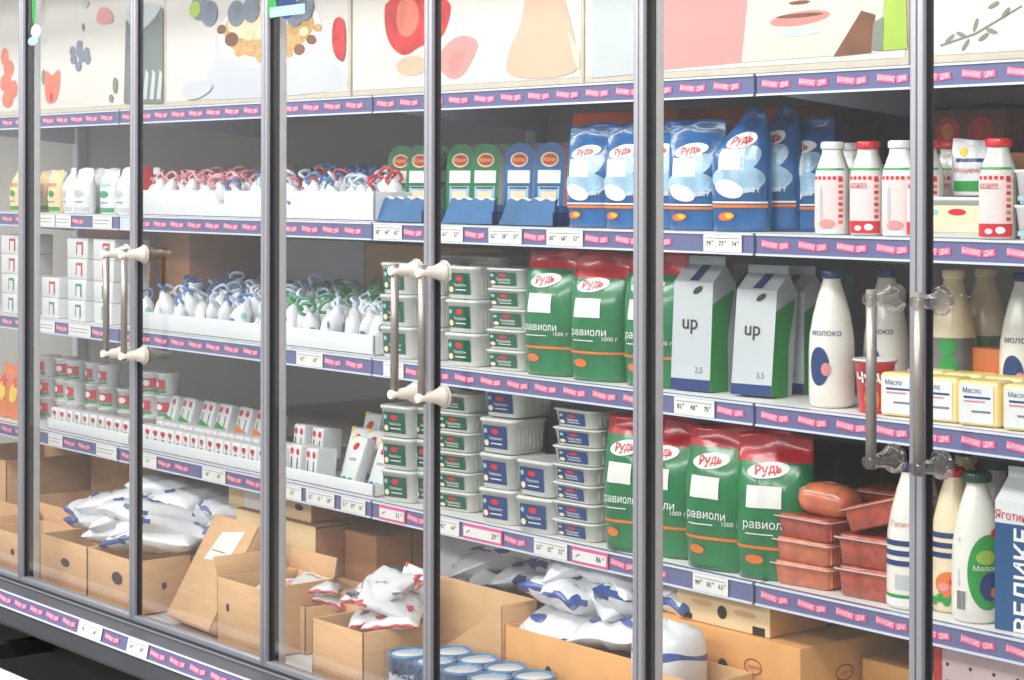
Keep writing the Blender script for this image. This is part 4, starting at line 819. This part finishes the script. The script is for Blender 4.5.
# ================================================================ BASE: cardboard boxes and milk pouches
def open_box(x0, x1, y0, y1, z0, z1, label, mt='card', rz=0, holes=(), cut=None, flaps=(), deco=None, inner='card_in', name='cardboard_box'):
    """open carton: four walls, a bottom, optional flaps 'F','B','L','R' with a fold angle"""
    cx, cy = (x0 + x1) / 2, (y0 + y1) / 2; w_, d, h = x1 - x0, y1 - y0, z1 - z0; t = .004
    root = empty(name, (cx, cy, z0)); root.rotation_euler = (0, 0, R(rz)); tag(root, label, 'box')
    m = MB(); m.box(-w_ / 2, w_ / 2, -d / 2, d / 2, 0, t, mt)
    for (a, b_, c, e) in ((-w_ / 2, w_ / 2, d / 2 - t, d / 2), (-w_ / 2, -w_ / 2 + t, -d / 2, d / 2), (w_ / 2 - t, w_ / 2, -d / 2, d / 2)): m.box(a, b_, c, e, 0, h, mt, .001, 1)
    if cut:
        n_ = 16; vs = []
        for i in range(n_ + 1):
            u = i / n_; zz = h * cut(u)
            vs += [(-w_ / 2 + w_ * u, -d / 2, 0), (-w_ / 2 + w_ * u, -d / 2, zz), (-w_ / 2 + w_ * u, -d / 2 + t, zz), (-w_ / 2 + w_ * u, -d / 2 + t, 0)]
        fs = []
        for i in range(n_): a = 4 * i; c = a + 4; fs += [(a, c, c + 1, a + 1), (a + 1, c + 1, c + 2, a + 2), (a + 2, c + 2, c + 3, a + 3)]
        m.add(vs, fs, [mt, inner, inner] * n_)
    else: m.box(-w_ / 2, w_ / 2, -d / 2, -d / 2 + t, 0, h, mt, .001, 1)
    m.rect(lambda u, v, o: (u, d / 2 - t - o, v), -w_ / 2 + t, w_ / 2 - t, t, h - .001, inner); m.rect(lambda u, v, o: (w_ / 2 - t - o, u, v), -d / 2 + t, d / 2 - t, t, h - .001, inner); m.rect(lambda u, v, o: (-w_ / 2 + t + o, u, v), -d / 2 + t, d / 2 - t, t, h - .001, inner)
    S = flat(-w_ / 2, -d / 2, 0); Q = side(w_ / 2, -d / 2, 0)
    for (f, u, v, ru, rv) in holes: m.ell(S if f == 'F' else Q, u * (w_ if f == 'F' else d), v * h, ru, rv, 'hole', .0012, 16)
    if deco: deco(m, S, Q, w_, d, h)
    m.build('carton_body', root)
    for f, ang, ln in flaps:
        fm = MB(); L_ = w_ if f in 'FB' else d
        fm.box(-L_ / 2, L_ / 2, -.0015, .0015, 0, ln, mt, .0008, 1)
        fo = fm.build('flap', root); rot = {'F': 0, 'R': 90, 'B': 180, 'L': 270}[f]
        px_, py_ = {'F': (0, -d / 2), 'B': (0, d / 2), 'L': (-w_ / 2, 0), 'R': (w_ / 2, 0)}[f]
        fo.matrix_local = Matrix.Translation((px_, py_, h)) @ Matrix.Rotation(R(rot), 4, 'Z') @ Matrix.Rotation(R(ang), 4, 'X')
    return root
def pouch_proto(a, b_, c, seed, blue=True, prt='pouch_blue', name='milk_pouch'):
    rg = random.Random(seed); ph = [rg.uniform(0, 6) for _ in range(6)]; N = 14
    def pt(u, v, s_, o=0):
        e = max(0, (1 - u ** 4) * (1 - v ** 4)); z = s_ * (c / 2 * e ** .6 + o)
        z += .005 * math.sin(3 * u + ph[0]) * math.cos(2.5 * v + ph[1]) + .0022 * math.sin(11 * u + 5 * v + ph[2]) * (e > .01) + .0016 * math.sin(14 * v - 6 * u + ph[3]) * (e > .01)
        k_ = 1 - .06 * (1 - abs(u)) * (abs(v)) ** 3
        return (a / 2 * u * (1 - .05 * (1 - v * v)), b_ / 2 * v * k_, z)
    g = [math.sin((i / N - .5) * math.pi) for i in range(N + 1)]
    m = MB()
    for s_ in (1, -1):
        vs = [pt(u, v, s_) for v in g for u in g]; fs = []; ks = []
        for j in range(N):
            for i in range(N):
                q = j * (N + 1) + i; f = (q, q + 1, q + N + 2, q + N + 1); fs.append(f if s_ > 0 else tuple(reversed(f)))
                uu, vv = (g[i] + g[i + 1]) / 2, (g[j] + g[j + 1]) / 2
                k_ = 'pouch'
                if blue and (vv > .96 or (seed % 2 and vv < -.96) or uu + vv > 1.62 or (seed % 3 == 0 and vv - uu > 1.66)): k_ = prt
                ks.append(k_)
        m.add(vs, fs, ks, True)
    if blue:
        for s_ in (1, -1):
            S = lambda u, v, o, s_=s_: pt(u, v, s_, o + .0012)
            m.ell(S, -.35, -.6, .22, .12, prt, n=12); m.rect(S, -.1, .5, -.1, -.05, 'grey_ink', 4, 1)
            if seed % 3 == 0: m.ell(S, .2, .25, .35, .2, prt, n=14, rot=.5); m.text(S, 'молоко', .28, .2, .25, 'white', .0015, .5)
    return Proto(name, [(None, m)])
mpou = [pouch_proto(.17, .21, .058, s_) for s_ in (1, 2, 3, 6)]
rpou = [pouch_proto(.13, .15, .035, s_, True, 'loop_red', 'curd_pouch') for s_ in (3, 5)] + [pouch_proto(.13, .15, .035, 8, True, 'p_berry', 'curd_pouch')]
def heap(protos, items, label, cat, group):
    for i, (x, y, z, rx, ry, rz) in enumerate(items): protos[i % len(protos)].put(x, y, z, label, cat, group, (R(rx), R(ry), R(rz)))
LAY = {1: ['upper layer'], 2: ['lower layer', 'upper layer'], 3: ['lowest layer', 'middle layer', 'top layer'], 4: ['lowest layer', 'second layer', 'third layer', 'top layer']}
def pile(protos, x0, x1, y0, y1, z0, layers, label, cat, group, seed, dx, dy, dz, tilt=14, rx0=0, inset=.022, scl=1.0):
    rg = random.Random(seed); k = 0
    for L in range(layers):
        sh = L * inset; ny = max(1, int((y1 - y0 - 2 * sh) / dy + .5)); nx = max(1, int((x1 - x0 - 2 * sh) / dx + .5))
        for j in range(ny):
            for i in range(nx):
                x = x0 + sh + (x1 - x0 - 2 * sh) * (i + .5) / nx + rg.uniform(-.015, .015); y = y0 + sh + (y1 - y0 - 2 * sh) * (j + .5) / ny + rg.uniform(-.015, .015)
                protos[k % len(protos)].put(x, y, z0 + L * dz + rg.uniform(-.006, .006) + .02, label + ', ' + LAY[layers][L], cat, group + ', ' + LAY[layers][L], (R(rx0 + rg.uniform(-tilt, tilt)), R(rg.uniform(-tilt, tilt)), R(rg.choice((0, 180)) + rg.uniform(-55, 55))), scl); k += 1
hand = lambda m, S, Q, w_, d, h: m.ell(S, w_ * .5, h * .62, .028, .018, 'hole', .0012)
# left group
x0, x1, x2 = X(41, .09), X(88, .09), X(137, .09)
open_box(x0, x1 - .002, .09, .255, DECK, DECK + .145, 'cardboard box with a dark hand hole, left of two under the blue and white pouches', holes=(('F', .55, .58, .026, .012),))
open_box(x1 + .002, x2, .09, .255, DECK, DECK + .145, 'cardboard box with a dark hand hole, right of two under the blue and white pouches', holes=(('F', .62, .60, .03, .017), ('R', .5, .5, .008, .010)))
open_box(x0 + .02, x2 + .09, .265, .62, DECK, DECK + .14, 'wide cardboard box behind the two hand hole boxes, under the heap of pouches')
LP = 'milk pouch heaped over the left hand hole boxes'
pile(mpou, x0 + .05, x2 - .03, .18, .30, DECK + .150, 3, LP + ', front row', 'milk pouch', 'milk pouches over the left boxes, front row', 21, .12, .13, .036, 9, 8, .02)
pile(mpou, x0 + .08, x2 + .12, .31, .58, DECK + .150, 3, LP + ', back rows', 'milk pouch', 'milk pouches over the left boxes, back rows', 22, .13, .12, .040, 9, 6, .02)
pile(mpou, x0 + .14, x2 - .10, .30, .44, DECK + .250, 1, LP + ', on top', 'milk pouch', 'milk pouches over the left boxes, on top', 25, .15, .14, .04, 8, 8)
for x0, x1, y0, y1, h, dsc, fl_, hl in ((-1.32, -.90, .36, .70, .24, 'open cardboard box at the far left of the cabinet floor', (('F', -125, .1), ('B', 30, .08)), ()), (-.86, -.30, .64, .80, .27, 'open cardboard box with raised flaps behind the left pouches', (('R', -35, .07),), ()), (-.62, -.14, .28, .60, .165, 'low cardboard box left of the heap of milk pouches', (('B', -20, .05),), ()), (-.44, -.12, .09, .265, .12, 'low cardboard box in front, just left of the hand hole boxes', (), (('F', .5, .55, .012, .01),)), (-.86, -.47, .09, .27, .14, 'cardboard box in the front left corner of the cabinet floor', (), ())):
    open_box(x0, x1, y0, y1, DECK, DECK + h, dsc, 'card', flaps=fl_, holes=hl)
wlab = lambda m, S, Q, w_, d, h: (m.rect(S, w_ * .55, w_ * .8, h * .5, h * .85, 'paper'), m.rect(S, 0, w_, h * .965, h, 'hole'))
carton('cardboard_box', -.27, .12, .66, .80, DECK, DECK + .19, 'card', 'closed cardboard box by the back wall behind the left heap', wlab)
# centre back boxes
def tapes(m, S, Q, w_, d, h): m.ell(S, w_ * .86, h * .5, .02, .008, 'hole'); m.rect(Q, 0, d, h * .05, h * .09, 'card_dark')
bx = X(312, .36)
o = carton('cardboard_box', bx - .40, bx, .36, .655, .735, .80, 'card_dark', 'flat cardboard box on top of the back pile in the middle', lambda m, S, Q, w_, d, h: (m.rect(S, 0, w_, 0, h, 'card_pale', off=.0006), m.rect(S, w_ * .2, w_ * .45, h * .0, h * .8, 'paper', off=.0012), m.ell(S, w_ * .86, h * .5, .02, .008, 'hole', .0012)))  # pale sheet over the dark card paints in the light on its front
carton('cardboard_box', bx - .36, bx + .05, .34, .64, DECK, .732, 'card_dark', 'large cardboard box with lit pale front under the flat one, middle back', lambda m, S, Q, w_, d, h: (m.rect(S, 0, w_, 0, h, 'card_pale', off=.0006), m.rect(S, w_ * .06, w_ * .22, h * .55, h * .88, 'paper', off=.0012), m.rect(Q, d * .0, d * .22, h * .2, h * .62, 'label_teal'), m.rect(Q, 0, d, h * .985, h, 'hole')))  # lit front put into the colour: paler than the shaded dark sides
carton('cardboard_box', bx + .062, bx + .20, .42, .78, DECK, .72, 'card_dark', 'brown cardboard box with a pale blue tape, middle back', lambda m, S, Q, w_, d, h: (m.rect(Q, d * .02, d * .22, h * .35, h * .7, 'label_teal'), m.rect(Q, d * .3, d * .31, 0, h, 'hole'), m.rect(Q, d * .75, d * .755, 0, h, 'hole')))
carton('cardboard_box', bx + .062, bx + .40, .30, .415, DECK, .60, 'card', 'low flat cardboard box in front of the brown one')
carton('cardboard_box', bx + .21, bx + .52, .425, .76, DECK, .60, 'card', 'low cardboard box by the heap of white milk pouches')
# leaning box and the curled one
lean = open_box(0, .235, 0, .05, 0, .285, 'shallow cardboard box leaning back with a white paper label', 'card', name='cardboard_box', deco=lambda m, S, Q, w_, d, h: (m.poly(S, [(w_ * .22, h * .58), (w_ * .72, h * .62), (w_ * .80, h * .92), (w_ * .34, h * .86)], 'paper'), m.rect(S, w_ * .3, w_ * .6, h * .68, h * .69, 'grey_ink', off=.0016)))
lean.rotation_euler = (R(-30), 0, R(-3)); lean.location = (X(165, .10) + .12, .118, DECK + .014)
open_box(X(218, .09), X(262, .09), .09, .30, DECK, DECK + .17, 'cardboard box left of the third door frame with raised flaps', holes=(('F', .25, .6, .007, .010),), flaps=(('L', 25, .05), ('B', 10, .05)), rz=0)
pile(rpou, X(218, .10) + .08, X(262, .10) - .06, .17, .24, DECK + .11, 1, 'pale pouch inside the box with raised flaps', 'pouch', 'pouches in the box with raised flaps', 5, .12, .14, .03, 6)
# boxes right of the third mullion
b6x0, b6x1 = X(266, .2), X(306, .2)
open_box(b6x0 - .02, b6x1, .2, .36, DECK, DECK + .115, 'cardboard box of white packs just right of the third door frame', 'card', flaps=(('L', -20, .06),))
open_box(b6x0, b6x1 + .30, .37, .52 if False else .295 + .0, DECK, DECK + .1, 'x', 'card') if False else None
pile(rpou, b6x0 + .05, b6x1 - .02, .25, .32, DECK + .105, 2, 'white pack with dark print in the box right of the third door frame', 'pouch', 'packs right of the third door frame', 6, .10, .10, .03, 10)
# low heaped box
lx = X(324, .08)
open_box(lx, lx + .20, .05, .24, DECK, DECK + .155, 'low cardboard box heaped with red and white packs', 'card')
pile(rpou, lx + .06, lx + .19, .12, .22, DECK + .155, 3, 'white pack with red print heaped on the low middle box', 'pouch', 'packs with red print', 8, .075, .08, .028, 15, 8, .008)
open_box(lx - .10, lx + .13, .245, .295, DECK, DECK + .12, 'narrow cardboard box behind the red and white packs', 'card')
rpou[0].put(lx + .10, .265, DECK + .205, 'white pack with a red end standing up behind the heap', 'pouch', None, (R(70), R(10), R(20)), .75)
# big curved-front box and the pouch box
qx0, qx1 = X(393, .25), X(503, .25)
open_box(qx0, qx1, .25, .35, DECK, DECK + .228, 'cardboard box with a deep curved front opening, centre', 'card', cut=lambda u: .25 + .75 * max(0, (u - .25) / .75) ** 1.15 if u > .25 else .25 + .5 * ((.25 - u) / .25) ** 1.3)
px0, px1 = X(505.5, .25), X(662, .25)
open_box(px0, px1, .25, .60, DECK, DECK + .188, 'cardboard box filled with white milk pouches left of the centre right door frame', 'card_orange', holes=(('F', .30, .62, .010, .010), ('F', .75, .30, .03, .014)))
open_box(qx0, qx1 + .0, .36, .76, DECK, DECK + .17, 'cardboard box of milk pouches behind the box with curved front', 'card')
HP = 'white milk pouch heaped left of the centre right door frame'
pile(mpou, px0 + .00, px1 + .02, .33, .62, DECK + .185, 4, HP, 'milk pouch', 'milk pouches in the centre heap', 31, .165, .14, .043, 11, 17, .010, 1.15)
pile(mpou, qx0 - .02, qx1 + .02, .47, .74, DECK + .185, 4, 'white milk pouch heaped behind the box with curved front', 'milk pouch', 'milk pouches behind the curved front box', 33, .15, .12, .042, 9, 13, .008, 1.05)
pile(mpou, qx1 + .10, px1 - .0, .64, .76, DECK + .14, 4, 'white milk pouch at the back wall behind the centre heap', 'milk pouch', 'milk pouches at the back wall', 34, .13, .12, .045, 10, 20, .01)
mpou[0].put(qx0 - .03, .47, DECK + .22, 'white milk pouch with a blue corner propped upright left of the centre left door frame', 'milk pouch', None, (R(62), R(5), R(35)))
# shrink wrapped cans
CR, CH = .046, .125
can = Proto('milk_can', [('can', MB().lathe([(.040, 0), (.041, .002), (CR - .002, CH - .008), (CR, CH - .007), (CR, CH), (CR - .005, CH), (CR - .007, CH - .004)], 'can_blue', 28, cap1=False).rect(cyl(.0425), -.10, .10, .02, .085, 'plastic_white', 30, 1)), ('lid', MB().lathe([(CR - .007, CH - .0045), (CR - .008, CH - .0035), (.001, CH - .0035)], 'plastic_white', 24))])
cx0 = X(380, .05) + CR; k = 0
for j in range(2):
    for i in range(4):
        can.put(cx0 + (2 * CR + .001) * (i + .5 * j), .05 + CR + .0805 * j, DECK + .002, 'blue rimmed can, %s from left in the %s row of the wrapped pack' % (('first', 'second', 'third', 'last')[i], ('front', 'back')[j]), 'can', 'cans in the wrapped pack', (0, 0, R(20)))
x0, x1, y0, y1 = cx0 - CR - .002, cx0 + .091 * 3.5 + CR + .002, .048, .05 + CR * 2 + .0825
m = MB(); m.loft([rr(x1 - x0, y1 - y0, .03, z, 4, (x0 + x1) / 2, (y0 + y1) / 2) for z in (DECK + .002, DECK + .13)], 'shrink', False, False)
m.text(flat(x0, y0, DECK), 'MLEKO', .045, .125, .100, 'navy', .002, 0, .01)
o = m.build('shrink_wrap'); tag(o, 'clear shrink wrap with dark lettering around the blue rimmed cans', 'wrap')
# right side boxes
def fruit(col):
    def f(m, S, Q, w_, d, h):
        m.ell(S, w_ * .5, h * .45, .013, .014, 'hole', .0014); m.ring(S, w_ * .3, h * .55, .024, .016, .003, col); m.text(S, 'фрукти', .012, w_ * .3, h * .55, col); m.ring(S, w_ * .7, h * .55, .024, .016, .003, col); m.text(S, 'фрукти', .012, w_ * .7, h * .55, col)
        m.rect(S, w_ * .06, w_ * .17, 0, h * .16, 'hole'); m.rect(S, w_ * .83, w_ * .94, 0, h * .16, 'hole')
        m.ell(Q, d * .5, h * .45, .014, .016, 'hole', .0014); m.ring(Q, d * .28, h * .5, .026, .016, .003, col); m.text(Q, 'фрукти', .012, d * .28, h * .5, col); m.ring(Q, d * .74, h * .5, .026, .016, .003, col)
    return f
def paledeco(m, S, Q, w_, d, h): m.ell(S, w_ * .5, h * .45, .013, .013, 'hole', .0014); m.rect(S, w_ * .06, w_ * .17, h * .02, h * .2, 'hole'); m.rect(S, w_ * .82, w_ * .95, 0, h * .25, 'hole'); m.ell(S, w_ * .28, h * .62, .03, .006, 'card'); m.ell(S, w_ * .74, h * .55, .03, .006, 'card'); m.rect(Q, 0, d, h * .96, h, 'card_dark'); m.ell(Q, d * .55, h * .08, .05, .006, 'hole', rot=.1)
XA, XBb = X(678, .315), X(771, .315)
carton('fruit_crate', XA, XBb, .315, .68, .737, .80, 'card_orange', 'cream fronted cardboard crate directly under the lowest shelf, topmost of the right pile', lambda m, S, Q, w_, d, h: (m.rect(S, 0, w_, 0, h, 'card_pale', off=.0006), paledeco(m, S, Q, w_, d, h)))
XC = X(801, .30)
carton('fruit_crate', XC - .40, XC, .30, .74, .612, .735, 'card_orange', 'orange cardboard crate with round stamps, middle of the right pile', fruit('stamp'))
carton('fruit_crate', XC - .40, XC + .01, .29, .74, DECK, .609, 'card', 'lowest cardboard crate of the right pile', fruit('stamp'))
carton('storage_carton', XC + .02, XC + .5, .45, .76, DECK, .70, 'card_orange', 'orange cardboard box right of the stamped crates')
carton('fruit_crate', X(935, .36), X(935, .36) + .45, .36, .44, DECK, .79, 'pinkish', 'pale pink carton with small dots at the lower right', lambda m, S, Q, w_, d, h: [m.ell(S, .03 + .05 * (i % 7), h * .95 - .03 * (i // 7) - .02, .0035, .0035, 'ink', .001, 8) for i in range(21)] and m.rect(S, .0, .018, h * .75, h * .98, 'red'))
carton('storage_carton', X(655, .42), X(655, .42) + .17, .46, .66, DECK, .79, 'p_grey', 'grey carton between the door frame and the cream fronted crate')
open_box(X(640, .15), X(706, .15), .14, .28, DECK, DECK + .215, 'cardboard box with a blue edged bag right of the centre right door frame', 'card')
m = MB(); nn = 20
bw = X(697, .2) - X(640, .2); bx0 = (X(697, .2) + X(640, .2)) / 2
rings = []
for k_, (s_, zz) in enumerate(((.8, .0), (.95, .04), (1.04, .10), (1.06, .172), (1.04, .19), (1.0, .215), (.86, .24), (.5, .255), (.1, .26))):
    rings.append([(bw / 2 * s_ * sgnp(math.cos(2 * math.pi * j / nn), .7) * .9, .055 * s_ * sgnp(math.sin(2 * math.pi * j / nn), .7), zz + .008 * math.sin(3 * 2 * math.pi * j / nn + k_) * (k_ > 2)) for j in range(nn)])
m.loft(rings, 'pouch', matf=lambda i, j: 'pouch_blue' if i == 3 else 'pouch')
o = m.build('milk_bag'); o.location = (bx0 - .005, .21, DECK + .112); o.scale = (1, 1, .7); tag(o, 'white bag with a blue band in the box right of the centre right door frame', 'bag')
for p in PROTO:
    for o in p.parts + [p.root]: bpy.data.objects.remove(o)
